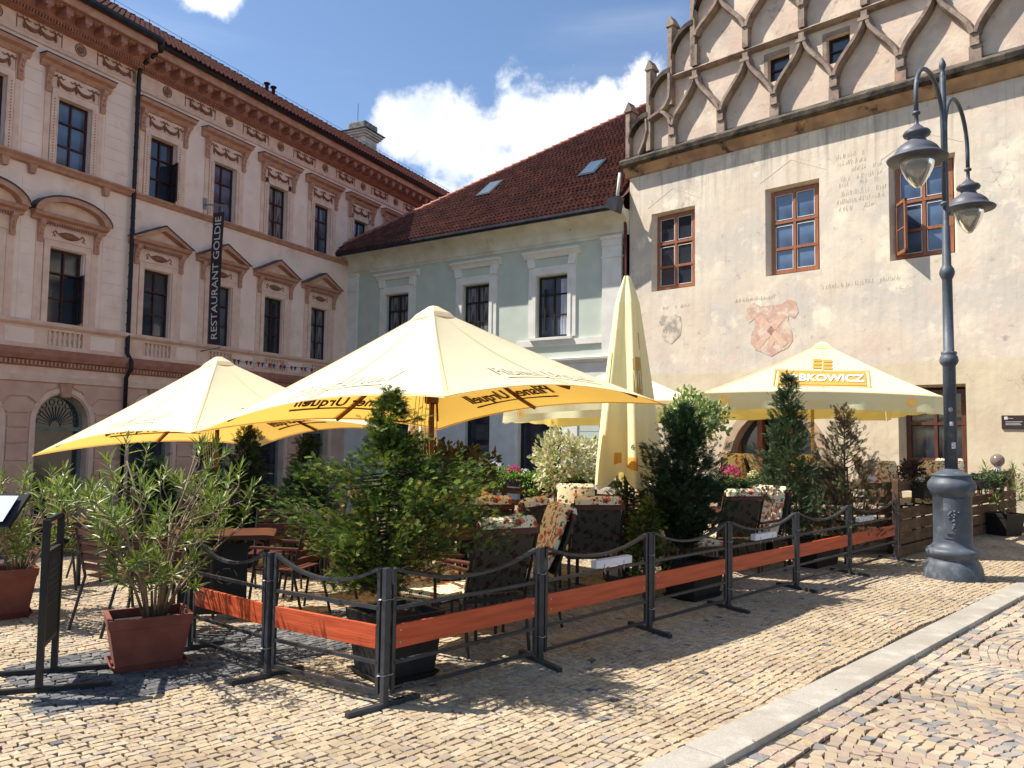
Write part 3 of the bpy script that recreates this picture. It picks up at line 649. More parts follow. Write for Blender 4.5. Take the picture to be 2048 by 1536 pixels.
# bunting along the balcony
bu = thing('bunting', 'line of small red, white and blue flags strung below the balcony parapet', 'bunting', (0, 0, 0)); bu.location = (ox+dx*4.2-dy*.36, oy+dy*4.2+dx*.36, 3.85); bu.rotation_euler = (0, 0, atan2(dy, dx))
mb = MB().tube([(-1.9+k*.38, 0, .04*sin(k*1.3)-.03*sin(pi*k/10)) for k in range(11)], .008, 4); obj('cord', mb, m_iron, bu)
for k in range(22):
    x = -1.85+k*.17; c = (srgb(190, 30, 30), srgb(225, 225, 225), srgb(50, 70, 120))[k % 3]
    obj('flag', MB().prism([(x, .02), (x+.13, .0), (x+.06, -.14)], -.004, .004), mat('flag_%s' % ('red', 'white', 'blue')[k % 3], c, .8), bu)
# ================================================================== green building in the middle
gr = frame_thing('green', 'green_house', 'pale green house with white window frames and red tiled roof, between pink and old houses', 'building')
m_gw = mat('sage_plaster', srgb(200, 206, 190), .9, srgb(190, 197, 182), scale=2, bump=.06, bscale=60)
m_ww = mat('white_trim', srgb(232, 228, 218), .85, srgb(220, 214, 202), scale=2.5, bump=.06, bscale=60)
m_cove = mat('stained_white_cove', srgb(226, 222, 206), .88, srgb(208, 200, 176), scale=1.6, bump=.1, spots=[(srgb(110, 92, 74), 7, .70, .74), (srgb(196, 184, 160), 1.3, .55, .7)])
m_bwood = mat('black_brown_wood', srgb(40, 30, 30), .5, srgb(28, 22, 22), scale=8)
GW = [(9.19, 1.1), (5.63, 1.1), (2.65, 1.12)]
mb = MB(); wall_mb(mb, .25, 12.0, 3.95, 8.0, [(c-w/2, c+w/2, 4.72, 6.64) for c, w in GW], depth=.18); obj('wall', mb, m_gw, gr)
mb = MB(); wall_mb(mb, .0, 12.0, -2.2, 3.95, [(8.2, 9.6, -.4, 2.5), (5.0, 6.0, .2, 2.35), (2.25, 3.88, -.9, 2.35)], y=.02, depth=.35); obj('ground_floor_wall', mb, m_ww, gr)
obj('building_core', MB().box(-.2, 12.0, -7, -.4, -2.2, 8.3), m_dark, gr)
for c, w in GW:
    o = window_unit(gr, c, 4.72, w, 1.92, -.12, m_bwood, [(0, .5, 0, .36), (.5, 1, 0, .36), (0, .5, .36, .7), (.5, 1, .36, .7), (0, .5, .7, 1), (.5, 1, .7, 1)], .07, glass=GLASSC if c > 3 else GLASSB)
    mb = MB().box(-w/2-.30, -w/2-.02, 0, .05, 4.7, 6.95); mb.box(w/2+.02, w/2+.30, 0, .05, 4.7, 6.95); mb.box(-w/2-.02, w/2+.02, 0, .05, 6.66, 6.93)
    mb.box(-w/2-.14, -w/2-.02, .05, .075, 4.7, 6.8); mb.box(w/2+.02, w/2+.14, .05, .075, 4.7, 6.8); mb.box(-w/2-.02, w/2+.02, .05, .075, 6.68, 6.8)
    h = obj('window_surround', mb, m_ww, gr, (c, 0, 0))
    obj('window_cornice', extr(MB(), [(0, 7.2), (.07, 7.22), (.12, 7.32), (.2, 7.38), (.21, 7.44), (0, 7.47)], -w/2-.48, w/2+.48), m_ww, h)
    for sg in (-1, 1): obj('console', MB().prism([(sg*(w/2+.17)-.12, 6.93), (sg*(w/2+.17)+.12, 6.93), (sg*(w/2+.22)+.13, 7.22), (sg*(w/2+.22)-.13, 7.22)], 0, .11), m_ww, h)
    obj('sill', MB().box(-w/2-.2, w/2+.2, 0, .14, 4.62, 4.70), m_ww, h)
obj('open_casement', MB().box(-.27, -.22, 0, .05, 0, 1.3), m_bwood, gr, (3.2, -.1, 4.95))
obj('curtain', MB().strip([(k*.035, .02*sin(k*2.1), 0) for k in range(9)], [(k*.035, .02*sin(k*2.1), 1.75) for k in range(9)]), mat('white_curtain', srgb(190, 194, 204), .9), gr, (2.15, -.135, 4.78))
obj('sill_band', MB().box(.25, 3.95, 0, .07, 4.44, 4.62), m_ww, gr)
obj('middle_moulding', extr(MB(), [(0, 3.86), (.09, 3.88), (.16, 3.96), (.17, 4.02), (0, 4.06)], .0, 12.0), m_ww, gr)
for a, b in ((.22, .86), (11.2, 11.95)):
    obj('pilaster', MB().box(a, b, 0, .09, 4.05, 7.35).box(a-.03, b+.03, 0, .12, 6.95, 7.0).box(a-.04, b+.04, 0, .14, 7.5, 7.6).box(a-.01, b+.01, 0, .11, 7.3, 7.5), m_ww, gr)
cv = [(.02, 7.58), (.05, 7.66)]+[(.08+.58*(1-cos(k*pi/2/7)), 7.68+.5*sin(k*pi/2/7)) for k in range(8)]+[(.70, 8.2), (.70, 8.27), (0, 8.3)]
obj('cove_cornice', extr(MB(), cv, -.0, 12.2), m_cove, gr)
obj('gutter', extr(MB(), [(.70, 8.17), (.79, 8.16), (.86, 8.22), (.86, 8.30), (.84, 8.30), (.70, 8.22)], .12, 12.45), m_zinc, gr)
obj('gutter_end', MB().prism([(.0, 8.05), (.3, 8.2), (.3, 8.45), (-.1, 8.5)], .55, .9), m_zinc, gr)
mb = MB()
for z in (2.02, 1.80, 1.59, 1.38, 1.16, .94, .72, .5, .28): obj('board', MB().box(.95, 1.62, .02, .045, z-.205, z-.006), m_gw, gr)
obj('pier', MB().box(3.95, 4.92, .02, .10, -2, 3.0), m_ww, gr); obj('pier', MB().box(1.68, 2.2, .02, .08, -2, 3.0), m_ww, gr)
w_ = window_unit(gr, 5.5, .2, 1.0, 2.15, -.12, m_bwood, [(0, 1, 0, 1)], .09); w2 = window_unit(gr, 8.9, -.4, 1.4, 2.9, -.12, m_bwood, [(0, .5, 0, 1), (.5, 1, 0, 1)], .09)
w3 = window_unit(gr, 3.06, -.9, 1.63, 3.25, -.16, m_bwood, [(0, .45, 0, .9), (.45, 1, 0, .9), (0, 1, .9, 1)], .07, name='door')
for nm, (x0, x1, z0, z1), c in (('poster', (5.12, 5.62, 1.5, 2.0), srgb(78, 76, 74)), ('poster', (5.1, 5.5, .85, 1.32), srgb(96, 98, 100)), ('poster', (3.1, 3.4, 1.0, 1.7), srgb(50, 62, 52))):
    p = obj(nm, MB().box(x0, x1, -.10, -.095, z0, z1), mat('poster_%d' % int(x0*100+z0*7), c, .6, tuple(q*.6 for q in c), scale=6), gr)
obj('buttress', MB().add([(11.9, 0, -2), (13.2, 0, -2), (13.2, 1.0, -2), (11.9, 1.0, -2), (12.0, 0, 2.6), (12.75, 0, 2.6), (12.75, .15, 2.6), (12.0, .15, 2.6)], [(0, 3, 2, 1), (4, 5, 6, 7), (0, 1, 5, 4), (1, 2, 6, 5), (2, 3, 7, 6), (3, 0, 4, 7)]), m_ww, gr)
# roof
gp = radians(40); gz0 = 8.30; gy0 = .72
def gx0(a): return .16 if a < 1 else .16-.16*(a-1)*cos(gp)
def gx1(a): return 12.15-a*1.045
mb = MB(); LR = 11.0
mb.add([(.14, gy0, gz0-.02), (12.3, gy0, gz0-.02), (12.3-LR*1.045, gy0-LR*cos(gp), gz0-.02+LR*sin(gp)), (-1.4, gy0-LR*cos(gp), gz0-.02+LR*sin(gp)), (12.3, gy0-LR*cos(gp)-5, gz0-.02), (.14, gy0-LR*cos(gp)-5, gz0)], [(0, 1, 2, 3), (1, 4, 2), (2, 4, 5, 3)])
rg_ = obj('roof', mb, m_tileG, gr)
tiles(gx0, gx1, gz0, gy0+.05, gp, LR-.35, .25, .16, rg_, m_tileG, 5)
n = 32; 
m_ridge = mat('ridge_clay', None, .75, rnd=[srgb(176, 110, 88), srgb(160, 96, 76), srgb(188, 124, 100)], scale=12, bump=.2)
mbh = MB().tube([(0, 0, 0), (0, .33, .0)], [.10, .125], 10); mbh.tube([(0, .30, 0), (0, .355, 0)], [.14, .14], 10); hm = bpy.data.meshes.new('hip_tile'); hm.from_pydata(mbh.v, [], mbh.f); hm.materials.append(m_ridge)
for k in range(44):
    a = k*.235; p = Vector((12.25-a*1.045, gy0-a*cos(gp), gz0+.05+a*sin(gp))); dd = Vector((-1.045, -cos(gp), sin(gp))).normalized()
    if a > LR: break
    o = link('hip_tile', hm, rg_, p); o.rotation_mode = 'QUATERNION'; o.rotation_quaternion = (-dd).to_track_quat('Y', 'Z')
def skylight(x, a, w=.62, l=1.15):
    M_ = Matrix.Translation((x, gy0-a*cos(gp), gz0+a*sin(gp)+.10)) @ Matrix.Rotation(pi-gp, 4, 'X') @ Matrix.Rotation(pi, 4, 'Y')
    def put(nm, mb, m, p=None):
        o = obj(nm, mb, m, p); return o
    # local: x across, y up-slope, z normal
    B = Matrix(((1, 0, 0, x), (0, -cos(gp), sin(gp), gy0-a*cos(gp)+.05*sin(gp)), (0, sin(gp), cos(gp), gz0+a*sin(gp)+.05*cos(gp)), (0, 0, 0, 1)))
    mb = MB().box(-w/2, w/2, 0, l, -.05, .10); mb.box(-w/2-.12, w/2+.12, -.25, l+.1, -.05, .03); mb.xf(B); s_ = obj('skylight', mb, m_zinc, rg_)
    mb = MB().box(-w/2+.07, w/2-.07, .09, l-.09, .10, .112); mb.xf(B); obj('pane', mb, mat('skylight_glass', srgb(74, 92, 102), .15, spec=.7), s_)
skylight(6.45, 2.75); skylight(2.2, 2.65)
# pale pipe elbow and brown downpipe in the corner
mb = MB().tube([(.02, .6, 9.25), (.12, .55, 8.65), (.1, .3, 8.4), (.08, .12, 8.1)], .045, 8); obj('elbow_pipe', mb, m_ww, gr, smooth=True)
mb = MB().tube([(.08, .12, 8.15), (.08, .1, -.6)], .05, 10); obj('downpipe', mb, mat('copper_brown_pipe', srgb(120, 62, 50), .5, srgb(96, 50, 44), scale=6), gr, smooth=True)

# ================================================================== old gabled building on the right
ol = frame_thing('old', 'old_gabled_house', 'old gabled house with curved stone tracery on its gable and faded murals', 'building')
m_rib = mat('weathered_rib_stone', srgb(162, 142, 124), .9, srgb(124, 106, 94), scale=3.5, bump=.5, bscale=22, spots=[(srgb(84, 74, 66), 4, .56, .70), (srgb(178, 138, 118), 2, .58, .72)])
m_gab = mat('gable_plaster', srgb(216, 194, 172), .92, srgb(202, 176, 156), scale=1.3, bump=.5, bscale=9, spots=[(srgb(190, 176, 160), 1.2, .48, .66), (srgb(152, 138, 126), 3.4, .60, .72), (srgb(222, 204, 180), .8, .52, .62), (srgb(140, 122, 108), 9, .68, .74)])
m_ledge = mat('mossy_ledge', srgb(104, 92, 78), .95, srgb(72, 64, 54), scale=3, bump=.7, bscale=16, spots=[(srgb(40, 34, 28), 2.2, .45, .62), (srgb(150, 122, 84), 1.5, .6, .75)])
m_ochre = mat('ochre_moulding', srgb(192, 154, 116), .9, srgb(150, 120, 92), scale=2, bump=.2, spots=[(srgb(60, 46, 38), 1.6, .56, .66)])
def old_plaster():
    m = mat('mural_plaster', srgb(222, 208, 186), .93, srgb(210, 192, 170), scale=.9, detail=10, bump=.45, bscale=7, stretch=(1, 1, .8),
            spots=[(srgb(198, 188, 174), .55, .46, .60), (srgb(208, 186, 168), 1.0, .55, .68), (srgb(228, 216, 192), .8, .54, .62), (srgb(172, 158, 144), 2.8, .61, .70), (srgb(226, 218, 206), 5.4, .66, .69), (srgb(150, 130, 114), 9, .70, .74)])
    t = m.node_tree; b = next(n for n in t.nodes if n.type == 'BSDF_PRINCIPLED'); lk = b.inputs['Base Color'].links[0].from_socket
    tc = t.nodes.new('ShaderNodeTexCoord'); sx = t.nodes.new('ShaderNodeSeparateXYZ'); t.links.new(tc.outputs['Object'], sx.inputs[0])
    nz = t.nodes.new('ShaderNodeTexNoise'); nz.inputs['Scale'].default_value = 1.6; nz.inputs['Detail'].default_value = 6; t.links.new(tc.outputs['Object'], nz.inputs['Vector'])
    zz = mth(t, 'ADD', sx.outputs['Z'], mth(t, 'MULTIPLY', mth(t, 'SUBTRACT', nz.outputs[0], .5), .22))
    mr = t.nodes.new('ShaderNodeMapRange'); mr.inputs[1].default_value = 3.46; mr.inputs[2].default_value = 3.36; mr.inputs[4].default_value = .85; t.links.new(zz, mr.inputs[0])
    mx = t.nodes.new('ShaderNodeMix'); mx.data_type = 'RGBA'; t.links.new(mr.outputs[0], mx.inputs[0]); t.links.new(lk, mx.inputs[6])
    n2 = t.nodes.new('ShaderNodeTexNoise'); n2.inputs['Scale'].default_value = 1.2; n2.inputs['Detail'].default_value = 7; t.links.new(tc.outputs['Object'], n2.inputs['Vector'])
    m2 = t.nodes.new('ShaderNodeMix'); m2.data_type = 'RGBA'; m2.inputs[6].default_value = (*srgb(214, 197, 162), 1); m2.inputs[7].default_value = (*srgb(200, 181, 150), 1)
    r2 = t.nodes.new('ShaderNodeMapRange'); r2.inputs[1].default_value = .4; r2.inputs[2].default_value = .6; t.links.new(n2.outputs[0], r2.inputs[0]); t.links.new(r2.outputs[0], m2.inputs[0])
    t.links.new(m2.outputs[2], mx.inputs[7])
    # rain streaks running down from the ledge, and a few hairline cracks
    mp = t.nodes.new('ShaderNodeMapping'); mp.inputs['Scale'].default_value = (5, 5, .35); t.links.new(tc.outputs['Object'], mp.inputs[0])
    n3 = t.nodes.new('ShaderNodeTexNoise'); n3.inputs['Scale'].default_value = 1.4; n3.inputs['Detail'].default_value = 8; t.links.new(mp.outputs[0], n3.inputs['Vector'])
    r3 = t.nodes.new('ShaderNodeMapRange'); r3.inputs[1].default_value = .5; r3.inputs[2].default_value = .68; t.links.new(n3.outputs[0], r3.inputs[0])
    r4 = t.nodes.new('ShaderNodeMapRange'); r4.inputs[1].default_value = 7.6; r4.inputs[2].default_value = 9.4; r4.inputs[3].default_value = .12; r4.inputs[4].default_value = .75; t.links.new(sx.outputs['Z'], r4.inputs[0])
    m3 = t.nodes.new('ShaderNodeMix'); m3.data_type = 'RGBA'; t.links.new(mth(t, 'MULTIPLY', r3.outputs[0], r4.outputs[0]), m3.inputs[0]); t.links.new(mx.outputs[2], m3.inputs[6]); m3.inputs[7].default_value = (*srgb(140, 126, 112), 1)
    v = t.nodes.new('ShaderNodeTexVoronoi'); v.feature = 'DISTANCE_TO_EDGE'; v.inputs['Scale'].default_value = .55
    n5 = t.nodes.new('ShaderNodeTexNoise'); n5.inputs['Scale'].default_value = 2.5; n5.inputs['Detail'].default_value = 6; t.links.new(tc.outputs['Object'], n5.inputs['Vector'])
    va = t.nodes.new('ShaderNodeVectorMath'); va.operation = 'MULTIPLY_ADD'; t.links.new(n5.outputs['Color'], va.inputs[0]); va.inputs[1].default_value = (.9, .9, .9); t.links.new(tc.outputs['Object'], va.inputs[2]); t.links.new(va.outputs[0], v.inputs['Vector'])
    r5 = t.nodes.new('ShaderNodeMapRange'); r5.inputs[1].default_value = .006; r5.inputs[2].default_value = .0; r5.inputs[4].default_value = .5; t.links.new(v.outputs['Distance'], r5.inputs[0])
    r6 = t.nodes.new('ShaderNodeMapRange'); r6.inputs[1].default_value = .5; r6.inputs[2].default_value = .6; t.links.new(n2.outputs[0], r6.inputs[0])
    m4 = t.nodes.new('ShaderNodeMix'); m4.data_type = 'RGBA'; t.links.new(mth(t, 'MULTIPLY', r5.outputs[0], r6.outputs[0]), m4.inputs[0]); t.links.new(m3.outputs[2], m4.inputs[6]); m4.inputs[7].default_value = (*srgb(120, 104, 92), 1)
    t.links.new(m4.outputs[2], b.inputs['Base Color']); return m
m_mur = old_plaster()
OW = [(7.58, 8.99, 5.79, 8.03), (4.14, 5.54, 5.78, 8.03), (1.16, 2.54, 5.74, 7.95), (-2.3, -.95, 5.74, 7.95)]
mb = MB(); wall_mb(mb, -12, 9.75, -1.2, 9.35, OW, depth=.26, splay=.12)
mb2 = MB(); obj('wall', mb, m_mur, ol)
# (ground floor openings are set in a second sheet so the wall is built in two storeys)
ol_children = [c for c in ol.children]; w0 = ol_children[0]; w0.data.clear_geometry()
mb = MB(); wall_mb(mb, -12, 9.75, 3.0, 9.35, OW, depth=.26, splay=.12); wall_mb(mb, -12, 9.75, -1.2, 3.0, [(4.0, 6.72, -1.1, 2.42), (1.06, 2.42, .55, 2.9), (-2.4, -1.1, .55, 2.9)], depth=.45, splay=.1)
w0.data.from_pydata(mb.v, [], mb.f); w0.data.update()
# arch spandrels of the door
mb = MB()
for sg in (-1, 1):
    arc = [(5.36+sg*1.22*cos(i*pi/20), .95+1.45*sin(i*pi/20)) for i in range(11)]; poly = arc+[(5.36+sg*1.36, 2.45), (5.36+sg*1.36, .95)]
    mb.prism(poly if sg > 0 else poly[::-1], -.3, .003)
obj('door_spandrel', mb, m_mur, ol)
m_brick = mat('door_stone', srgb(186, 160, 130), .9, srgb(160, 134, 110), scale=3, bump=.2)
mb = MB(); A = [(5.36+1.45*cos(i*pi/20), .95+1.62*sin(i*pi/20)) for i in range(21)]; B = [(5.36+1.2*cos(i*pi/20), .95+1.43*sin(i*pi/20)) for i in range(21)]
A = [(6.81, -1.2)]+A+[(3.91, -1.2)]; B = [(6.56, -1.2)]+B+[(4.16, -1.2)]
mb.strip([(a, .03, b) for a, b in A], [(a, .03, b) for a, b in B]); mb.strip([(a, 0, b) for a, b in A], [(a, .03, b) for a, b in A]); mb.strip([(a, .03, b) for a, b in B], [(a, -.35, b) for a, b in B])
obj('door_arch', mb, m_brick, ol)
dr = obj('door', MB().box(4.2, 4.32, -.4, -.3, -1, 2.2).box(5.0, 5.1, -.4, -.3, -1, 2.4).box(5.78, 5.92, -.4, -.24, -1, 2.4).box(6.4, 6.5, -.4, -.3, -1, 2.0), mat('orange_brown_wood', srgb(150, 82, 44), .5, srgb(120, 62, 34), scale=5, stretch=(6, 6, .6)), ol)
obj('pane', MB().box(5.92, 6.4, -.36, -.35, -1, 2.3), GLASS, dr); obj('pane', MB().box(4.3, 5.0, -.36, -.35, -1, 2.3), GLASS, dr)
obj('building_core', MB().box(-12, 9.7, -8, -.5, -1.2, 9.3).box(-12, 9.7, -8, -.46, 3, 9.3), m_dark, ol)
m_owood = mat('orange_window_wood', srgb(158, 98, 62), .45, srgb(132, 78, 48), scale=6, stretch=(5, 5, .5)); m_dwood = mat('brown_window_wood', srgb(98, 56, 36), .5, srgb(78, 44, 30), scale=6, stretch=(5, 5, .5))
LAYO = [(0, .5, 0, .30), (.5, 1, 0, .30), (0, .5, .30, .60), (.5, 1, .30, .60), (0, .5, .62, 1), (.5, 1, .62, 1)]
m_put = mat('white_putty', srgb(225, 220, 214), .7)
for i, (a, b, c, d) in enumerate(OW):
    w = (b-a)-.2; o = window_unit(ol, (a+b)/2, c+.05, w, (d-c)-.13, -.16, m_owood, LAYO, .09, d=.08, glass=(GLASS, GLASSD, GLASSD, GLASSB)[i])
    mb = MB(); h = (d-c)-.13
    for (x0, x1, z0, z1) in LAYO:
        X0, X1, Z0, Z1 = -w/2+x0*w, -w/2+x1*w, z0*h, z1*h; X0 += .095 if x0 == 0 else .05; X1 -= .095 if x1 == 1 else .05; Z0 += .10 if z0 == 0 else (.02 if z0 == .30 else .06); Z1 -= .095 if z1 == 1 else (.02 if z1 == .30 else .05)
        for q in ((X0, X1, Z0, Z0+.014), (X0, X1, Z1-.014, Z1), (X0, X0+.014, Z0, Z1), (X1-.014, X1, Z0, Z1)): mb.box(q[0], q[1], -.035, -.012, q[2], q[3])
    obj('putty_line', mb, m_put, o)
# open casement of the third window
cs = obj('open_casement', MB().box(0, .07, 0, .05, 0, 1.2).box(.47, .54, 0, .05, 0, 1.2).box(0, .54, 0, .05, 0, .07).box(0, .54, 0, .05, 1.13, 1.2).box(.07, .47, 0.01, .04, .56, .59), m_owood, ol, (2.44, -.12, 5.86)); cs.rotation_euler = (0, 0, radians(128))
obj('pane', MB().box(.07, .47, .02, .026, .07, 1.13), GLASS, cs)
window_unit(ol, 1.74, .6, 1.2, 2.2, -.3, m_dwood, [(0, .5, 0, .3), (.5, 1, 0, .3), (0, .5, .3, .64), (.5, 1, .3, .64), (0, .5, .66, 1), (.5, 1, .66, 1)], .09, d=.08)
window_unit(ol, -1.75, .6, 1.2, 2.2, -.3, m_dwood, [(0, .5, 0, .3), (.5, 1, 0, .3), (0, .5, .3, .64), (.5, 1, .3, .64), (0, .5, .66, 1), (.5, 1, .66, 1)], .09, d=.08)
obj('roof', MB().prism([(9.1, 9.3), (.5, 14.4), (-8.1, 9.3)], -9, -.46), m_tileG, ol)
# ledge
obj('ledge', extr(MB(), [(0, 9.52), (.26, 9.50), (.34, 9.56), (.36, 9.66), (.30, 9.72), (.05, 9.86), (0, 9.9)], -12, 9.9), m_ledge, ol)
obj('ledge_moulding', extr(MB(), [(0, 9.24), (.06, 9.26), (.10, 9.36), (.17, 9.42), (.22, 9.5), (0, 9.52)], -12, 9.85), m_ochre, ol)
# gable wall with its stepped, curved outline
def gtop(x):
    st = [(9.72, 9.02, 10.30, 10.92), (9.02, 8.28, 11.25, 12.0), (8.28, 7.54, 12.35, 13.12), (7.54, 6.78, 13.3, 14.1)]
    for a, b, z0, z1 in st:
        if b < x <= a: f = (a-x)/(a-b); return z0+(z1-z0)*sqrt(max(0, 1-(1-f)**2))
    return 14.9 if x > -8.7 else 9.9
mb = MB(); wins = [(4.86, 5.44, 10.80, 11.46), (3.36, 3.92, 10.78, 11.46)]
xs = sorted(set([round(9.72-k*.07, 3) for k in range(int(18.5/.07))]+[9.72, 9.02, 8.28, 7.54, 6.78]+[w[0] for w in wins]+[w[1] for w in wins]))
for a, b in zip(xs[:-1], xs[1:]):
    cx = (a+b)/2; ta, tb = gtop(a+1e-4), gtop(b-1e-4); w = [q for q in wins if q[0] < cx < q[1]]
    segs = [(9.3, w[0][2]), (w[0][3], None)] if w else [(9.3, None)]
    for z0, z1 in segs:
        A = [(a, 0, z0), (b, 0, z0), (b, 0, z1 or tb), (a, 0, z1 or ta)]; mb.add(A, [(3, 2, 1, 0)])
        if not z1: mb.add([(a, 0, ta), (b, 0, tb), (b, -.45, tb), (a, -.45, ta)], [(3, 2, 1, 0)]); mb.add([(a, -.45, 9.3), (b, -.45, 9.3), (b, -.45, tb), (a, -.45, ta)], [(0, 1, 2, 3)])
for a, z0, z1 in ((9.72, 9.3, 10.3), (9.02, 10.9, 11.25), (8.28, 12, 12.35), (7.54, 13.1, 13.3)): mb.add([(a, 0, z0), (a, -.45, z0), (a, -.45, z1), (a, 0, z1)], [(0, 1, 2, 3)])
for w in wins:
    a, b, c, d = w; mb.add([(a, 0, c), (b, 0, c), (b, 0, d), (a, 0, d), (a, -.3, c), (b, -.3, c), (b, -.3, d), (a, -.3, d)], [(0, 1, 5, 4), (1, 2, 6, 5), (2, 3, 7, 6), (3, 0, 4, 7)])
obj('gable_wall', mb, m_gab, ol)
for a, b, c, d in wins:
    window_unit(ol, (a+b)/2, c, b-a, d-c, -.16, m_bwood, [(0, 1, 0, .5), (0, 1, .5, 1)], .045)
    obj('window_recess', MB().box(b, b+.10, 0, .012, c-.02, d+.12), m_rib, ol); obj('window_lintel', MB().box(a, b, 0, .012, d, d+.12), m_rib, ol)
# tracery ribs
def rib(pts, w=.15, p=.24, name='tracery_rib', seg=None):
    """a moulded stone rib: pts in (x,z), width w, standing p proud of the wall"""
    n = len(pts); prof = [(-w/2, 0), (-w/2, p*.55), (-w/4, p), (w/4, p), (w/2, p*.55), (w/2, 0)]; mb = MB(); rows = []
    for i, (x, z) in enumerate(pts):
        x0, z0 = pts[max(i-1, 0)]; x1, z1 = pts[min(i+1, n-1)]; dx_, dz_ = x1-x0, z1-z0; l = sqrt(dx_*dx_+dz_*dz_); nx, nz = dz_/l, -dx_/l
        rows.append([(x+nx*a, y, z+nz*a) for a, y in prof])
    for A, B in zip(rows[:-1], rows[1:]): mb.strip(A, B)
    mb.add(rows[0], [tuple(range(6))]); mb.add(rows[-1], [tuple(range(6))[::-1]])
    return obj(name, mb, m_rib, ol)
def ss(f): return f*f*(3-2*f)
def S_curve(x0, z0, x1, z1, n=12): return [(x0+(x1-x0)*(.15*f+.85*ss(f)), z0+(z1-z0)*f) for f in [i/n for i in range(n+1)]]
SP = 1.505; stems = [8.22-SP*k for k in range(12)]; caps = [7.48-SP*k for k in range(12)]
for x in stems:
    obj('rib_stem', MB().box(x-.12, x+.12, 0, .16, 9.78, 10.12).box(x-.09, x+.09, 0, .2, 10.12, 10.42), m_rib, ol)
    rib(S_curve(x-.03, 10.38, x-SP/2+.06, 11.5))
    if x != stems[0]: rib(S_curve(x+.03, 10.38, x+SP/2-.06, 11.5))
rib([(8.25, 10.42), (8.3, 10.6), (8.45, 10.8), (8.6, 10.9)]); rib([(8.28, 11.9), (8.27, 11.5), (8.3, 11.2), (8.45, 10.98), (8.62, 10.88), (8.98, 10.76)])
rib([(9.05, 10.8), (9.03, 10.45), (9.12, 10.15), (9.3, 9.82)], .10)
for x in caps:
    obj('rib_capital', MB().box(x-.13, x+.13, 0, .25, 11.48, 11.56).box(x-.07, x+.07, 0, .2, 11.56, 11.73), m_rib, ol)
    obj('rib_stem', MB().box(x-.08, x+.08, 0, .2, 11.87, 12.45), m_rib, ol)
    if x < 7: 
        for sg in (-1, 1): rib(S_curve(x+sg*.03, 12.42, x+sg*(SP/2-.04), 13.5))
    else: rib(S_curve(x-.03, 12.7, x-SP/2+.04, 13.5))
for x in stems[1:]: obj('rib_stem', MB().box(x-.07, x+.07, 0, .2, 13.5, 14.2), m_rib, ol)
obj('course_rib', extr(MB(), [(0, 11.72), (.14, 11.74), (.2, 11.79), (.12, 11.86), (0, 11.92)], -8.6, 8.3), m_rib, ol)
# edge posts and scroll copings
for a, z0, zt in ((9.70, 9.8, 11.41), (8.98, 9.85, 12.45), (8.27, 11.0, 13.5), (7.54, 11.9, 14.6), (6.8, 13.9, 15.2)):
    obj('edge_post', MB().box(a-.07, a+.07, -.06, .2, z0, zt-.3), m_rib, ol)
    obj('pinnacle', MB().box(a-.08, a+.10, -.12, .16, zt-.55, zt-.22).box(a-.13, a+.13, -.16, .2, zt-.22, zt-.16).prism([(a-.13, zt-.16), (a+.13, zt-.16), (a, zt+.08)], -.14, .18), m_rib, ol)
for a, b, z0, z1 in ((9.66, 9.02, 10.30, 10.92), (8.95, 8.28, 11.25, 12.0), (8.22, 7.54, 12.35, 13.12), (7.5, 6.82, 13.3, 14.1)):
    pts = [(a-(a-b)*f, z0+(z1-z0)*sqrt(max(0, 1-(1-f)**2))) for f in (0, .03, .08, .15, .25, .4, .55, .7, .85, 1)]
    mb = MB(); mb.strip([(x, .22, z+.07) for x, z in pts], [(x, -.5, z+.07) for x, z in pts]); mb.strip([(x, .22, z+.07) for x, z in pts], [(x, .22, z-.07) for x, z in pts]); mb.strip([(x, .22, z-.07) for x, z in pts], [(x, 0, z-.07) for x, z in pts]); mb.strip([(x, -.5, z-.07) for x, z in pts], [(x, -.5, z+.07) for x, z in pts]); obj('scroll_coping', mb, m_ledge, ol)
    ip = [(x+.12*0-.1*f, z-.13-.1*f) for (x, z), f in zip(pts, [0, .1, .2, .3, .4, .5, .6, .7, .8, .9])]
# mural shields, a few mm of paint on the wall
def paint(nm, polys, col, y, col2=None):
    mb = MB()
    for p in polys: mb.prism(p if True else p, y, y+.003)
    return obj(nm, mb, mat('paint_%d' % int(col[0]*999), col, .95, col2 or tuple(c*.85 for c in col), scale=5, spots=[(srgb(216, 198, 176), 3.5, .47, .60), (srgb(216, 198, 176), 14, .55, .66)]), ol)
def shield(cx, cz, w, h, n=10):
    L_ = [(0, .5), (.22, .5), (.36, .60), (.5, .52), (.56, .3), (.47, .16), (.36, .24), (.34, .1), (.42, -.1), (.44, -.3), (.34, -.45), (.18, -.52), (0, -.62)]
    if nm_ == 'l': R_ = [(-x, z) for x, z in L_[::-1]]; return [(cx+x*w, cz+z*h) for x, z in L_+R_[1:-1]]
    return [(cx+x*w, cz+z*h) for x, z in L_]+[(cx-.4*w, cz-.3*h), (cx-.45*w, cz+.1*h), (cx-.4*w, cz+.45*h), (cx-.2*w, cz+.55*h)]
nm_ = 'l'; paint('mural_shield', [shield(5.40, 4.45, 1.28, 1.16)], srgb(202, 164, 146), .004)
mb = MB()
for q in ([(4.98, 4.72), (5.12, 4.82), (5.85, 4.02), (5.72, 3.94)], [(5.82, 4.72), (5.68, 4.82), (4.98, 4.04), (5.1, 3.94)], [(5.3, 4.1), (5.4, 4.3), (5.5, 4.1), (5.4, 3.95)]): mb.prism(q, .008, .011)
obj('shield_charge', mb, mat('pale_charge', srgb(220, 186, 160), .95, srgb(204, 166, 142), scale=8), ol)
nm_ = 'g'; paint('mural_shield', [shield(8.32, 4.68, .72, .70)], srgb(168, 156, 142), .004)
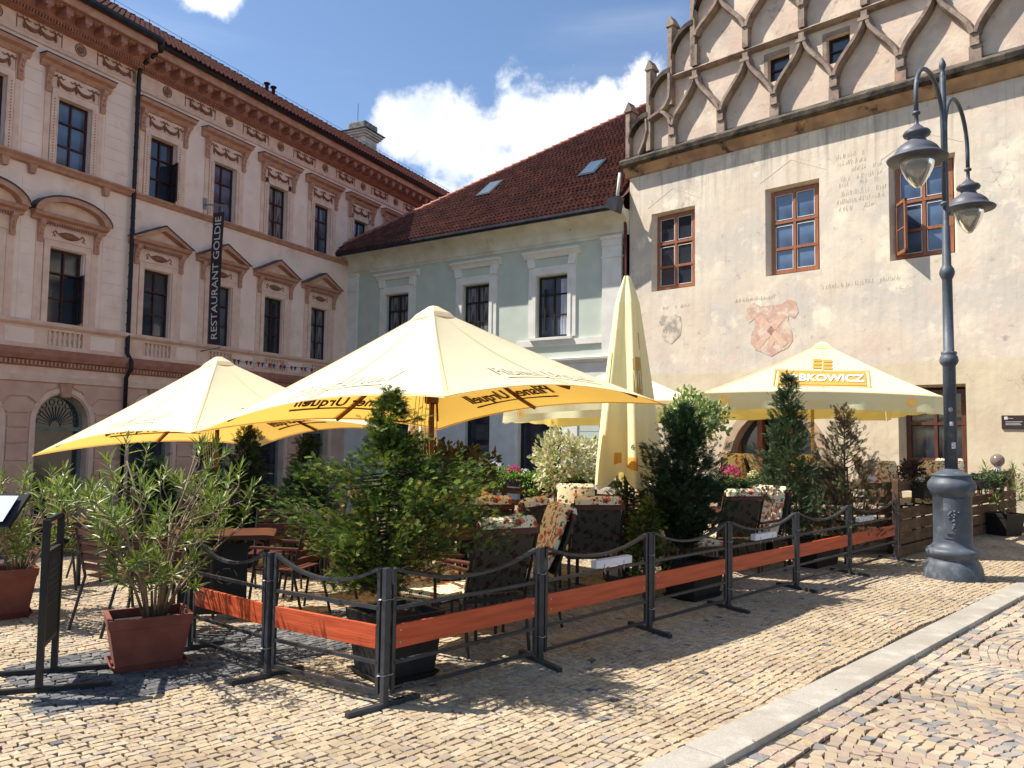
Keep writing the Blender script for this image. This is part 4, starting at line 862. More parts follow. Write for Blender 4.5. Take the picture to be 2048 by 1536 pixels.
def scrawl(x0, z0, n, h, nm='mural_writing', a=.6):
    mb = MB(); x = x0
    rr = random.Random(int(x0*100+z0*10))
    for k in range(n):
        if rr.random() < .16: x -= h*1.1; continue
        for j in range(rr.randint(2, 4)):
            zz0, zz1 = z0+rr.uniform(-.1, .2)*h, z0+rr.uniform(.6, 1.2)*h; w = h*.10; dx_ = rr.uniform(-.25, .25)*h
            mb.prism([(x, zz0), (x+w, zz0), (x+w+dx_, zz1), (x+dx_, zz1)], .003, .006)
            x -= h*.3
        x -= h*.2
    return obj(nm, mb, mat('faded_ink', srgb(204, 189, 168), .95, srgb(218, 204, 182), scale=9, lo=.4, hi=.5), ol)
for i, (n_, z_) in enumerate(((7, 8.38), (8, 8.2), (8, 8.02), (9, 7.82), (8, 7.68), (8, 7.46), (9, 7.28), (8, 7.1))): scrawl(3.72-(i % 3)*.06, z_, n_, .11)
scrawl(7.9, 8.95, 10, .11); scrawl(6.2, 9.0, 14, .11); scrawl(4.1, 5.28, 9, .11); scrawl(8.6, 5.25, 9, .09); scrawl(6.4, 5.2, 10, .09); scrawl(3.2, 5.3, 8, .1)
for a, b, c, d in OW[:3]:        # painted pediment outlines over the windows
    cx = (a+b)/2; mb = MB()
    for p, q in (((cx+.85, d+.18), (cx, d+.62)), ((cx, d+.62), (cx-.85, d+.18))): mb.prism([(p[0], p[1]), (p[0], p[1]+.018), (q[0], q[1]+.018), (q[0], q[1])], .003, .005)
    obj('mural_outline', mb, MATS['faded_ink'], ol)
# plaque
pl_ = obj('plaque', MB().box(-.22, .41, 0, .03, 1.94, 2.215), mat('brown_plaque', srgb(58, 44, 38), .45), ol)
mb = MB()
for z, w in ((2.15, .14), (2.08, .3), (2.05, .26), (2.02, .28)): mb.box(.34-w, .34, .031, .033, z, z+.008)
mb.box(.30, .36, .031, .033, 2.13, 2.19); mb.box(-.13, -.1, .031, .033, 2.14, 2.19); obj('plaque_print', mb, m_white, pl_)
# ================================================================== street lamp
m_lamp = mat('blue_grey_paint', srgb(82, 88, 96), .5, srgb(68, 75, 83), scale=7, bump=.12, bscale=50, spec=.4, spots=[(srgb(118, 122, 124), 5, .56, .72), (srgb(60, 62, 64), 9, .62, .72), (srgb(132, 112, 94), 22, .70, .74)])
m_head = mat('violet_grey_paint', srgb(88, 88, 96), .5, srgb(74, 74, 82), scale=5, bump=.05)
m_clear = mat('clear_bowl', (.85, .84, .78), .12, (.7, .68, .6), scale=2, trans=.75, spec=.6)
m_refl = mat('lamp_reflector', srgb(190, 180, 160), .35)
lp = thing('street_lamp', 'tall blue grey cast iron lamp post with two hanging bell lamps on curved arms', 'street lamp', (5.48, 9.81, 0), 0)
base = MB().lathe([(.33, -.06), (.335, .0), (.33, .07), (.318, .14), (.29, .21), (.27, .235), (.272, .26), (.30, .285), (.31, .32), (.302, .35), (.275, .37), (.25, .385), (.235, .40), (.222, .43), (.216, .45), (.216, 1.01), (.236, 1.03), (.248, 1.06), (.268, 1.10), (.272, 1.14), (.262, 1.175), (.238, 1.205), (.222, 1.225), (.222, 1.25), (.232, 1.262), (.19, 1.28), (.13, 1.31), (.085, 1.335), (.08, 1.34)], 48)
obj('base', base, m_lamp, lp, smooth=True)
col = MB().lathe([(.0735, 1.3), (.073, 2.62), (.078, 2.63), (.10, 2.66), (.108, 2.69), (.10, 2.74), (.085, 2.76), (.092, 2.78), (.09, 2.8), (.062, 2.81), (.058, 3.72), (.064, 3.73), (.085, 3.78), (.09, 3.81), (.08, 3.85), (.07, 3.87), (.052, 3.9), (.046, 4.4), (.036, 4.42), (.036, 6.38), (.03, 6.4), (.02, 6.42), (.035, 6.46), (.044, 6.5), (.03, 6.55), (.008, 6.6)], 24)
obj('column', col, m_lamp, lp, smooth=True)
az = atan2(-.719, -.695)
T_ = Matrix.Rotation(az+.35, 4, 'Z')
mb = MB(); n = 13
def plate(mb, a0, a1, z0, z1, r0, r1, n=8):
    A = [(r1*cos(a0+(a1-a0)*k/n), r1*sin(a0+(a1-a0)*k/n)) for k in range(n+1)]
    mb.strip([(x, y, z0) for x, y in A], [(x, y, z1) for x, y in A])
    B = [(x*r0/r1, y*r0/r1) for x, y in A]
    mb.strip([(x, y, z1) for x, y in A], [(x, y, z1) for x, y in B]); mb.strip([(x, y, z0) for x, y in B], [(x, y, z0) for x, y in A])
    for i in (0, n): mb.add([(*A[i], z0), (*B[i], z0), (*B[i], z1), (*A[i], z1)], [(0, 1, 2, 3)])
plate(mb, -.55, .55, .50, .985, .21, .224); obj('service_panel', mb.xf(T_), m_lamp, lp)
mb = MB(); plate(mb, -.38, .38, .56, .87, .22, .240); obj('crest_plate', mb.xf(T_), m_lamp, lp)
mb = MB(); rr = random.Random(4)
for (a, z, r) in ((-.2, .8, .02), (-.14, .82, .016), (-.26, .78, .016), (-.22, .755, .018), (-.1, .78, .018), (.02, .83, .02), (.07, .81, .016), (.02, .79, .018), (-.02, .76, .02), (.10, .78, .015), (.2, .82, .014), (.25, .80, .012), (.16, .76, .014), (.0, .72, .022), (.05, .70, .018), (-.08, .71, .016), (.0, .67, .022), (-.05, .64, .018), (.06, .65, .016), (.02, .61, .016), (-.08, .62, .012), (.1, .61, .012)):
    mb.ball((.241*cos(a), .241*sin(a), z), r, 5)
obj('crest_relief', mb.xf(T_), m_lamp, lp, smooth=True)
m_stk = mat('worn_sticker', srgb(214, 214, 214), .6, srgb(120, 126, 130), scale=60)
for nm, zc, h, a, w in (('sticker', 1.90, .05, .1, .3), ('sticker', 1.63, .08, .4, .35)):
    mb = MB(); plate(mb, a-w, a+w, zc-h/2, zc+h/2, .073, .0745, 5); obj(nm, mb.xf(T_), m_stk, lp)
mb = MB()
for k in range(16): a0, a1 = 2*pi*k/16, 2*pi*(k+1)/16; mb.bar((.0755*cos(.28*cos(a0)), .0755*sin(.28*cos(a0)), 2.075+.022*sin(a0)), (.0755*cos(.28*cos(a1)), .0755*sin(.28*cos(a1)), 2.075+.022*sin(a1)), .004, .004)
for k in range(3): a0 = k*pi/3; mb.bar((.0755*cos(.24*cos(a0)), .0755*sin(.24*cos(a0)), 2.075+.018*sin(a0)), (.0755*cos(-.24*cos(a0)), .0755*sin(-.24*cos(a0)), 2.075-.018*sin(a0)), .003, .003)
obj('round_sticker', mb.xf(T_), m_stk, lp)
def arm(sg, dz):
    D = Vector((.69, .724, 0)).normalized()*sg; R_ = 1.12; pts = [D*.055+Vector((0, 0, 4.35+dz)), D*.055+Vector((0, 0, 5.3+dz))]
    for k in range(15):
        a = pi-pi*k/14; r = (R_-.06)/2; pts.append(D*(.06+r+r*cos(a))+Vector((0, 0, 5.45+dz+(.44 if sg < 0 else .56)*sin(a))))
    pts.append(D*R_+Vector((0, 0, 5.2+dz)))
    mb = MB().tube(pts, .026, 10); mb.lathe([(.027, .0), (.05, .02), (.05, .04), (.027, .06)], 12, tuple(D*.055+Vector((0, 0, 4.33+dz))))
    a_ = obj('arm', mb, m_lamp, lp, smooth=True)
    prof = [(.32, -.02), (.33, .0), (.32, .012), (.245, .055), (.242, .075), (.215, .12), (.17, .16), (.12, .19), (.095, .22), (.098, .25), (.14, .27), (.15, .295), (.135, .325), (.09, .345), (.07, .37), (.04, .395), (.024, .42), (.022, .52), (.045, .53), (.045, .555), (.022, .57), (.022, .62)]
    z0 = 4.66+dz; hd = obj('lamp_shade', MB().lathe(prof, 36), m_head, lp, tuple(D*R_+Vector((0, 0, z0))), smooth=True)
    obj('reflector', MB().lathe([(.30, -.015), (.2, .01), (.001, .02)], 28), m_refl, hd, (0, 0, 0), smooth=True)
    obj('bowl', MB().lathe([(.185, -.005), (.184, -.06), (.165, -.14), (.128, -.22), (.082, -.29), (.035, -.34), (.001, -.352), (.03, -.332), (.077, -.282), (.122, -.214), (.158, -.137), (.177, -.06), (.178, -.01)], 28), m_clear, hd, (0, 0, 0), smooth=True)
arm(-1, .32); arm(1, .22)

# ================================================================== parasols
m_canv = mat('cream_canvas', srgb(255, 251, 212), .85, srgb(253, 247, 204), scale=2.2, bump=.22, bscale=5, transl=((1.0, .60, .14), .40))
m_canv2 = mat('pale_canvas', srgb(254, 251, 206), .85, srgb(250, 246, 196), scale=2.2, bump=.2, bscale=7, transl=((1.0, .80, .36), .3))
m_seam = mat('canvas_seam', srgb(244, 232, 184), .9, srgb(236, 222, 170), scale=8, transl=((1.0, .60, .12), .3)); m_pole = mat('brown_varnished_wood', srgb(112, 62, 34), .5, srgb(88, 46, 26), scale=4, stretch=(8, 8, .5)); m_lpole = mat('pale_wood_pole', srgb(206, 168, 96), .5, srgb(190, 150, 84), scale=4)
m_prto = mat('faded_brown_print', srgb(238, 228, 198), .9, transl=((.6, .45, .3), .2)); m_prti = mat('brown_print', srgb(92, 60, 28), .9)
m_wprt = mat('white_fabric_print', srgb(252, 248, 226), .85); m_ropr = mat('pale_cord', srgb(190, 170, 110), .8)
m_orng = mat('orange_print', srgb(236, 186, 92), .85, srgb(230, 176, 84), scale=6, transl=((1, .7, .3), .3)); m_orngd = mat('ochre_print', srgb(218, 170, 92), .85, srgb(204, 154, 80), scale=6)
def canopy(par, P, A, arch, m, valance=0, vm=None, sag=.05, text=None, tpos=(.17, .31), logo=False):
    """P apex, A four rim corners in order; local coordinates; returns surface function"""
    P = Vector(P); A = [Vector(a) for a in A]; NV, NW = 20, 28
    def surf(k, w, v):
        a, b = A[k], A[(k+1) % 4]; rim = a*(1-w)+b*w; q = rim*(1-v)+P*v; edge = min(w, 1-w)*2
        q = q.copy(); q.z += arch*(4*w*(1-w))*(1-v)**2 - sag*4*v*(1-v)*(4*w*(1-w))
        q.z += -.03*sin(v*pi)*(1 if 0 else 1); return q
    vs = []; fs = []
    for k in range(4):
        b = len(vs)
        for j in range(NV+1):
            v = (j/NV)*.965
            for i in range(NW+1): vs.append(surf(k, i/NW, v))
        for j in range(NV):
            for i in range(NW): fs.append((b+j*(NW+1)+i, b+j*(NW+1)+i+1, b+(j+1)*(NW+1)+i+1, b+(j+1)*(NW+1)+i))
    c = obj('canopy', MB().add(vs, fs), m, par, smooth=True)
    for k in range(4):
        for w in (0, .5):
            up_ = Vector((0, 0, .006)); pa = [surf(k, w+(.0 if w else .004), .93*i/12)+up_ for i in range(13)]; pb = [surf(k, w+.012+(0 if w else .004), .93*i/12)+up_ for i in range(13)]; mb = MB().strip(pa, pb); obj('seam', mb, m_seam, par)
        pa = [surf(k, i/20, .004)+Vector((0, 0, .006)) for i in range(21)]; pb = [surf(k, i/20, .022)+Vector((0, 0, .006)) for i in range(21)]; obj('hem', MB().strip(pa, pb), m_seam, par)
    mb = MB()
    cap = [P+(a-P)*.075+Vector((0, 0, .02)) for a in A]; capb = [P+(a-P)*.10+Vector((0, 0, -.012)) for a in A]; tp = [P+(a-P)*.02+Vector((0, 0, .035)) for a in A]
    mb.strip(capb, cap, True); mb.strip(cap, tp, True); mb.add(tp, [(0, 1, 2, 3)]); obj('vent_cap', mb, m, par)
    if valance:
        mb = MB()
        for k in range(4):
            top = [surf(k, i/24, 0) for i in range(25)]; out = ((A[k]+A[(k+1) % 4])/2-P); out.z = 0; out.normalize()
            rr = random.Random(k+3); ph = rr.uniform(0, 6)
            m1 = [p+Vector((0, 0, -valance*.5))+out*(.012*sin(i*1.1+ph)+.01*sin(i*2.7)) for i, p in enumerate(top)]
            bot = [p+Vector((0, 0, -valance*(1-.04*cos(i*.9))))+out*(.035*sin(i*.83+ph)+.02*sin(i*2.1)) for i, p in enumerate(top)]
            mb.strip(top, m1); mb.strip(m1, bot)
        v_ = obj('valance', mb, vm or m, par, smooth=True)
    def put(verts, faces, k, w0, v0, su, sv, m, nm, off):
        """flat lettering laid on side k around (w0,v0)"""
        a, b = A[k], A[(k+1) % 4]; Ln = (b-a).length; Hn = (P-(a+b)/2).length; out = []; nn = (b-a).cross(P-a).normalized()
        if nn.z < 0: nn = -nn
        for x, y, z in verts:
            v = v0+y*sv/Hn; w = .5+(w0-.5)+(x*su/Ln)/(1-v); out.append(surf(k, w, v)+nn*off)
        return obj(nm, MB().add(out, faces), m, par)
    return surf, put
def subdiv_rect(x0, x1, y0, y1, nx=10, ny=3):
    V = [(x0+(x1-x0)*i/nx, y0+(y1-y0)*j/ny, 0) for j in range(ny+1) for i in range(nx+1)]
    return V, [(j*(nx+1)+i, j*(nx+1)+i+1, (j+1)*(nx+1)+i+1, (j+1)*(nx+1)+i) for j in range(ny) for i in range(nx)]
def beer_text(put, k, col_out, col_in):
    vs, fs = text_mesh('Pilsner Urquell', .27, .28, .004)
    vs = [(x*.88, y*1.15, 0) for x, y, z in vs]
    sw_ = MB(); pts = [(-.68+1.38*i/14, -.19+.035*sin(i/14*pi)) for i in range(15)]
    sw_.strip([(x, y+.012, 0) for x, y in pts], [(x, y-.014-.012*abs(i-7)/7, 0) for i, (x, y) in enumerate(pts)])
    for off, m in ((.010, col_out), (-.010, col_in)):
        put(vs, fs, k, .54, .24, 1, 1, m, 'print', off); put(sw_.v, sw_.f, k, .54, .24, 1, 1, m, 'print', off)
def wood_parasol(label, C, apex, corners, arch=.15):
    t = thing('parasol', label, 'parasol', C, 0, 'large open parasols over the tables'); cv = Vector(C)
    Pl = Vector(apex)-cv; A = [Vector(a)-cv for a in corners]
    surf, put = canopy(t, Pl, A, arch, m_canv)
    for k in range(4): beer_text(put, k, m_prto, m_prti)
    obj('pole', MB().tube([(0, 0, 0), (0, 0, .9), (Pl.x*.7, Pl.y*.7, Pl.z-.05)], [.032, .032, .03], 12), m_pole, t)
    hz = Pl.z-.95; hub = Vector((Pl.x*.62, Pl.y*.62, hz))
    obj('runner', MB().lathe([(.05, -.1), (.075, -.09), (.08, .02), (.06, .06), (.06, .12)], 12, hub), m_pole, t)
    for k in range(4):
        for (w, e) in ((0, .97), (.5, .98)):
            pp = [surf(k, w, (.13 if w == 0 else .03)+(.82 if w == 0 else .92)*i/6)+Vector((0, 0, -.03)) for i in range(7)]; mb = MB()
            for a_, b_ in zip(pp[:-1], pp[1:]): mb.bar(a_, b_, .022, .034)
            r_ = obj('rib', mb, m_pole, t); mid = pp[3]+Vector((0, 0, -.012)); obj('strut', MB().bar(hub+(mid-hub).normalized()*.05, mid, .024, .03), m_pole, t)
    mb = MB()
    for k in range(5): x = -.12+.03*k; mb.tube([(hub.x+x, hub.y-.05, hub.z+.5-.1*k), (hub.x+x*1.3-.02, hub.y-.09, hub.z-.3), (hub.x+x, hub.y-.05, hub.z-.7)], .005, 4)
    obj('cord', mb, m_ropr, t)
    mb = MB().lathe([(.26, 0), (.27, .03), (.22, .07), (.05, .09), (.045, .3)], 18, (0, 0, 0)); obj('base', mb, m_iron, t); return t
R1 = (1.66, 8.28, 2.02); N1 = (-.52, 6.0, 1.97); L1 = (-3.33, 8.30, 1.66); F1 = (-1.02, 11.0, 1.74)
t1 = wood_parasol('large cream parasol with brown beer lettering, nearest and central, over the floral chairs', (-.86, 8.5, 0), (-.87, 8.46, 3.06), [N1, R1, F1, L1])
c2 = G(-4.36, 11.7)
t2 = wood_parasol('large cream parasol on the left, its tip hanging low in front of the pink building', tuple(c2), (-4.40, 11.7, 2.78), [(-3.75, 9.2, 1.66), (-1.75, 11.5, 1.72), (-4.45, 14.0, 1.42), (-7.15, 11.75, 1.27)])
def brewery(put, k, w0=.5):
    V, Fc = subdiv_rect(-.66, .66, -.26, .26, 40, 12); put(V, Fc, k, w0, .31, 1, 1, m_orng, 'logo_band', .014)
    for s_ in ((-.72, .72, -.325, -.30), (-.72, .72, .30, .325), (-.72, -.705, -.325, .325), (.705, .72, -.325, .325)):
        V, Fc = subdiv_rect(*s_, 16, 8); put(V, Fc, k, w0, .31, 1, 1, m_orng, 'logo_frame', .014)
    vs, fs = text_mesh('LOBKOWICZ', .25, .0, .008); put([(x*.83, y*1.55, z) for x, y, z in vs], fs, k, w0, .31, 1.0, 1, m_wprt, 'print', .024)
    for y0 in (.40, .52, .64):
        V, Fc = subdiv_rect(-.15, -.01, y0, y0+.08, 4, 2); put(V, Fc, k, w0, .31, 1, 1, m_orng, 'logo_crown', .014); V, Fc = subdiv_rect(.01, .15, y0-.02, y0+.06, 4, 2); put(V, Fc, k, w0, .31, 1, 1, m_orng, 'logo_crown', .014)
def roundel(par, c, out, r, m):
    out = Vector(out).normalized(); x = Vector((0, 0, 1)).cross(out).normalized(); z = Vector((0, 0, 1)); mb = MB(); c = Vector(c)
    for ra, rb in ((r, r*.82), (r*.6, .001)):
        A = [c+out*.012+(x*cos(a)+z*sin(a))*ra for a in [2*pi*i/20 for i in range(21)]]; B = [c+out*.012+(x*cos(a)+z*sin(a))*rb for a in [2*pi*i/20 for i in range(21)]]; mb.strip(A, B)
    return obj('roundel_print', mb, m, par)
def pale_parasol(label, C, apex, corners, pole_m):
    t = thing('parasol', label, 'parasol', C, 0, 'large open parasols over the tables'); cv = Vector(C); Pl = Vector(apex)-cv; A = [Vector(a)-cv for a in corners]
    surf, put = canopy(t, Pl, A, .05, m_canv2, valance=.25, sag=.03)
    for k in range(4): brewery(put, k)
    for k in range(4):
        out = ((A[k]+A[(k+1) % 4])/2-Pl); out.z = 0
        for w in (.1, .87): roundel(t, surf(k, w, 0)+Vector((0, 0, -.11))+out.normalized()*.03, out, .07, m_orng)
    obj('pole', MB().tube([(0, 0, 0), (0, 0, Pl.z-.05)], .028, 12), pole_m, t); hub = Vector((0, 0, Pl.z-.75)); obj('runner', MB().lathe([(.05, -.08), (.06, 0), (.05, .08)], 10, hub), m_pole, t)
    for k in range(4):
        for w in (0, .5):
            pp = [surf(k, w, .03+.92*i/6)+Vector((0, 0, -.035)) for i in range(7)]; mb = MB()
            for a_, b_ in zip(pp[:-1], pp[1:]): mb.bar(a_, b_, .02, .03)
            obj('rib', mb, pole_m, t); mid = pp[3]+Vector((0, 0, -.01)); obj('strut', MB().bar(hub, mid, .02, .026), pole_m, t)
    obj('base', MB().lathe([(.26, 0), (.27, .03), (.22, .07), (.05, .09), (.045, .3)], 18), m_iron, t); return t
t4 = pale_parasol('square pale parasol with an orange brewery name on its front, right side by the doorway', (4.98, 13.0, 0), (5.12, 12.9, 3.27), [(2.78, 11.55, 2.33), (6.28, 11.4, 2.32), (6.95, 14.6, 2.28), (3.55, 14.8, 2.22)], m_lpole)
t5 = pale_parasol('square pale parasol mostly hidden behind the folded one, in front of the green house', (2.05, 15.2, gz(2.05, 15.2)), (2.10, 15.0, 3.02), [(-.15, 14.3, 2.14), (3.15, 13.1, 2.30), (4.3, 15.9, 2.2), (1.0, 17.2, 2.1)], m_lpole)
def closed_parasol(label, C, zt, zb, R_, m, prints=True):
    t = thing('closed_parasol', label, 'parasol', C, 0, 'folded parasols'); H = zt-zb; nf = 5; rows = []; NR = 22
    for j in range(NR+1):
        f = j/NR; z = zt-H*f; base_r = .035+.055*min(f*8, 1)+(R_-.09)*(f**.9); row = []
        for i in range(96):
            a = 2*pi*i/96; fold = cos(a*nf/1.0+.5*sin(a*3)); r = base_r*(1+(.16+.14*f)*fold+.07*sin(13*a+f*2)*min(1, f*3)+.05*sin(3*a+f*3)*f)
            zz = z
            if j == NR: zz += .085*(-fold)*H*.5-.02
            if j == NR-1: zz += .035*(-fold)*H*.5
            row.append((r*cos(a), r*sin(a), zz-C[2]))
        rows.append(row)
    mb = MB(); 
    for A, B in zip(rows[:-1], rows[1:]): mb.strip(A, B, True)
    mb.add(rows[0], [tuple(range(96))]); obj('folded_canopy', mb, m, t, smooth=True)
    obj('pole', MB().tube([(0, 0, 0), (0, 0, zt-C[2]-.05)], .028, 10), m_pole, t)
    obj('base', MB().lathe([(.26, 0), (.27, .03), (.22, .07), (.05, .09), (.045, .3)], 18), m_iron, t)
    if prints:
        def onfold(a, z):
            f = (zt-z)/H; j = min(max(f*NR, 0), NR-.001); j0 = int(j); i = (a/(2*pi)*96) % 96; i0 = int(i); fr = i-i0; fj = j-j0
            g = lambda jj, ii: Vector(rows[jj][ii % 96]); p = (g(j0, i0)*(1-fr)+g(j0, i0+1)*fr)*(1-fj)+(g(min(j0+1, NR-1), i0)*(1-fr)+g(min(j0+1, NR-1), i0+1)*fr)*fj
            o_ = Vector((p.x, p.y, 0)).normalized(); return p+o_*.008
        def patch(a0, a1, z0, z1, m, nm, nx=14, nz=8):
            V = [onfold(a0+(a1-a0)*i/nx, z0+(z1-z0)*j/nz) for j in range(nz+1) for i in range(nx+1)]; obj(nm, MB().add(V, [(j*(nx+1)+i, j*(nx+1)+i+1, (j+1)*(nx+1)+i+1, (j+1)*(nx+1)+i) for j in range(nz) for i in range(nx)]), m, t)
        av = atan2(-1, -.1)
        patch(av-1.15, av-.75, 2.30, 2.68, m_orngd, 'print'); patch(av-1.0, av-.8, 2.78, 2.98, m_orngd, 'print'); patch(av+.35, av+1.0, 2.1, 2.62, m_orngd, 'print'); patch(av+.75, av+.95, 2.72, 2.92, m_orngd, 'print')
        patch(av+.22, av+.27, 2.2, 2.6, m_orngd, 'print'); patch(av-.02, av+.28, 1.33, 1.45, m_orng, 'print'); patch(av-.5, av-.25, 1.36, 1.5, m_orng, 'print'); patch(av+.5, av+.56, 2.2, 2.5, m_canv2, 'print')
        vs, fs = text_mesh('WICZ', .30, 0, .006); V = [onfold(av+.68+x*1.15, 2.34+y) + Vector((0, 0, 0)) for x, y, z in vs]
        V = [v+Vector((v.x, v.y, 0)).normalized()*.006 for v in V]; obj('print', MB().add(V, fs), m_canv2, t)
    mb = MB(); 
    for k in range(4): a = k*1.5; mb.tube([(.12*cos(a), .12*sin(a), zb-C[2]+.1), (.10*cos(a), .1*sin(a), zb-C[2]-.12)], .006, 4)
    obj('cord', mb, m_ropr, t); return t
closed_parasol('folded cream parasol standing upright in the centre, orange print on its creases', (1.37, 9.38, gz(1.37, 9.38)), 3.62, 1.20, .34, m_canv2)
closed_parasol('folded parasol mostly hidden under the big cream parasol, behind the thuja', (-1.38, 12.0, gz(-1.38, 12)), 2.7, 1.15, .22, m_canv, False)

# ================================================================== barriers
m_steel = mat('dark_grey_steel', srgb(66, 68, 72), .45, srgb(50, 52, 56), scale=9, metal=.25, bump=.05)
m_wire = mat('wire_tie', srgb(170, 172, 176), .35, metal=.8); m_plank = mat('orange_stained_plank', srgb(200, 88, 48), .5, srgb(170, 68, 34), scale=3.2, stretch=(.7, 6, 9), bump=.15, bscale=12, spots=[(srgb(112, 48, 30), 5, .60, .74), (srgb(196, 132, 96), 9, .68, .74)])
m_wire = mat('wire_tie', srgb(170, 172, 176), .35, metal=.8)
BG = 'steel and plank barrier panels round the terrace'
def panel(p, q, label):
    a = Vector(p); b = Vector(q); d = (b-a); w = d.length-.115; t = thing('crowd_barrier', label, 'barrier', a+(b-a)*.5, atan2(d.y, d.x), BG); h = w/2; r = .013
    for x in (-h, h): obj('upright', MB().bar((x, 0, .075), (x, 0, .845), .022, .024, (1, 0, 0)), m_steel, t)
    pts = [(-h+2*h*k/14, .73+.115*((2*k/14-1)**2)) for k in range(15)]
    mb = MB()
    for (x0, z0), (x1, z1) in zip(pts[:-1], pts[1:]): mb.bar((x0, 0, z0), (x1, 0, z1), .032, .02)
    obj('curved_rail', mb, m_steel, t)
    for z in (.60, .265, .09): obj('rail', MB().bar((-h, 0, z), (h, 0, z), .022, .022), m_steel, t)
    obj('plank', MB().box(-h+.014, h-.014, -.012, .012, .35, .495), m_plank, t, bevel=.003)
    for sx in (-1, 1):
        for zz_ in (.385, .46): obj('screw', MB().box(sx*(h-.045)-.006, sx*(h-.045)+.006, -.017, -.012, zz_-.006, zz_+.006), m_wire, t)
    return t
def bpost(p, foot, label):
    t = thing('barrier_post', label, 'post', p, foot, 'steel barrier posts with flat feet')
    obj('post', MB().box(-.021, .021, -.021, .021, .02, .855), m_steel, t, bevel=.003); obj('foot', MB().box(-.27, .27, -.022, .022, 0, .035), m_steel, t, bevel=.003)
    mb = MB()
    for z in (.66, .2): mb.tube([(.06*cos(k*pi/6), .03*sin(k*pi/6), z+.004*k % .01) for k in range(13)], .003, 4)
    obj('wire_tie', mb, m_wire, t); return t
PS = [SU(s, 4.05) for s in (2.97, 4.38, 5.78, 7.12, 8.62, 10.10, 11.74)]
PLb = [SU(2.74, 5.09), SU(2.63, 6.12)]
nm = ['with the corner post at its left end', 'carrying a white box, right of the near floral chair', 'in front of the dark cypress and black tub', 'carrying a white box, in front of the sunlit tall chair', 'in front of the green and brown junipers', 'carrying a white box beside the wooden plank fence']
for k in range(6): panel(PS[k], PS[k+1], 'dark steel barrier panel '+nm[k])
panel(PS[0], PLb[0], 'dark steel barrier panel running left from the corner post, plank in full sun'); panel(PLb[0], PLb[1], 'dark steel barrier panel nearest the oleander pot, shadow stripes on its plank')
nm = ['at the front corner of the terrace', 'second from the front corner, beside the near floral chair', 'third from the front corner, left of the dark cypress', 'fourth from the front corner, right of the black tub', 'fifth from the front corner, in front of the green juniper', 'sixth from the front corner, near the wooden fence', 'against the end of the wooden fence']
for k in range(7): bpost(PS[k], pi/4 if k == 0 else 3*pi/4-.25, 'slim steel barrier post '+nm[k])
bpost(PLb[0], pi/4, 'slim steel barrier post between the two left panels'); bpost(PLb[1], pi/4, 'slim steel barrier post behind the oleander pot')
m_wbox = mat('white_plastic', srgb(226, 226, 230), .4, srgb(210, 210, 216), scale=3); wb = None
for (k, f, l) in ((1, .62, 'long white plastic box fixed on the rail of the second barrier panel'), (3, .5, 'long white plastic box fixed on the rail before the sunlit chair'), (5, .32, 'long white plastic box fixed on the rail nearest the wooden fence')):
    p = PS[k].lerp(PS[k+1], f)
    if wb is None:
        wb = thing('white_box', l, 'box', p, pi/4, 'white boxes on the barrier rails'); obj('body', MB().box(-.24, .24, -.03, .03, .625, .69), m_wbox, wb, bevel=.006); obj('hook', MB().box(.12, .125, -.034, -.03, .58, .66).box(-.14, -.135, -.034, -.03, .58, .66), m_wire, wb)
    else: copy_tree(wb, p, pi/4, l)
# wooden plank fence
m_old = mat('weathered_brown_board', srgb(104, 78, 56), .85, srgb(78, 58, 42), scale=3, stretch=(1, 6, 6), bump=.3, bscale=14, spots=[(srgb(128, 106, 78), 3, .55, .7)])
wf = thing('wooden_fence', 'brown wooden plank fence with gaps running behind the lamp post', 'fence', SU(11.88, 4.1), pi/4)
for x in (.03, 2.2, 3.3, 5.0, 6.5): obj('post', MB().box(x-.04, x+.04, -.04, .04, 0, 1.14 if x != .03 else 1.13), m_old, wf)
for x in (1.2, 4.2, 5.8): obj('upright', MB().box(x-.05, x+.05, .0, .03, .05, 1.1), m_old, wf)
for a, b in ((0, 3.3), (3.3, 6.6)):
    for z0, z1 in ((.96, 1.10), (.56, .72), (.385, .535), (.205, .36), (.03, .18)):
        jz = random.uniform(-.01, .01); obj('plank', MB().box(a+.01, b-.01, -.045, -.018, z0+jz, z1+jz), m_old, wf, bevel=.004)
for x in (5.05, 5.6, 6.1): obj('picket', MB().box(x, x+.2, -.02, .005, .05, 1.0), m_old, wf)
# chalk board stand
cbp = thing('chalkboard', 'narrow black chalkboard on two posts with crossed feet beside the terracotta pot', 'chalkboard', (-3.09, 5.375, 0), atan2(.41, -.14))
m_blk = mat('black_frame', srgb(36, 36, 38), .5, srgb(26, 26, 28), scale=6); m_slate = mat('slate', srgb(44, 46, 48), .8, srgb(58, 60, 60), scale=5)
for sg in (-1, 1):
    obj('post', MB().box(sg*.215-.02, sg*.215+.02, -.02, .02, .02, 1.1), m_blk, cbp); obj('foot', MB().box(sg*.215-.02, sg*.215+.02, -.42, .42, 0, .035), m_blk, cbp)
obj('board', MB().box(-.195, .195, -.012, .012, .30, .86), m_slate, cbp)
for z in (.27, .86, 1.08): obj('crossbar', MB().box(-.195, .195, -.014, .014, z, z+.03), m_blk, cbp)
mb = MB(); rr = random.Random(9)
for r_ in range(7):
    z = .80-r_*.045; x = -.16
    while x < .14:
        l = rr.uniform(.010, .02); 
        for j in range(2): x0 = x+rr.uniform(0, l); z0 = z+rr.uniform(-.012, .012); x1 = x+rr.uniform(0, l); z1 = z+rr.uniform(-.014, .014); mb.bar((x0, .0125, z0), (x1+.004, .0125, z1), .002, .003, (0, 1, 0)); mb.bar((x0, -.0125, z0), (x1+.004, -.0125, z1), .002, .003, (0, 1, 0))
        x += l+.006
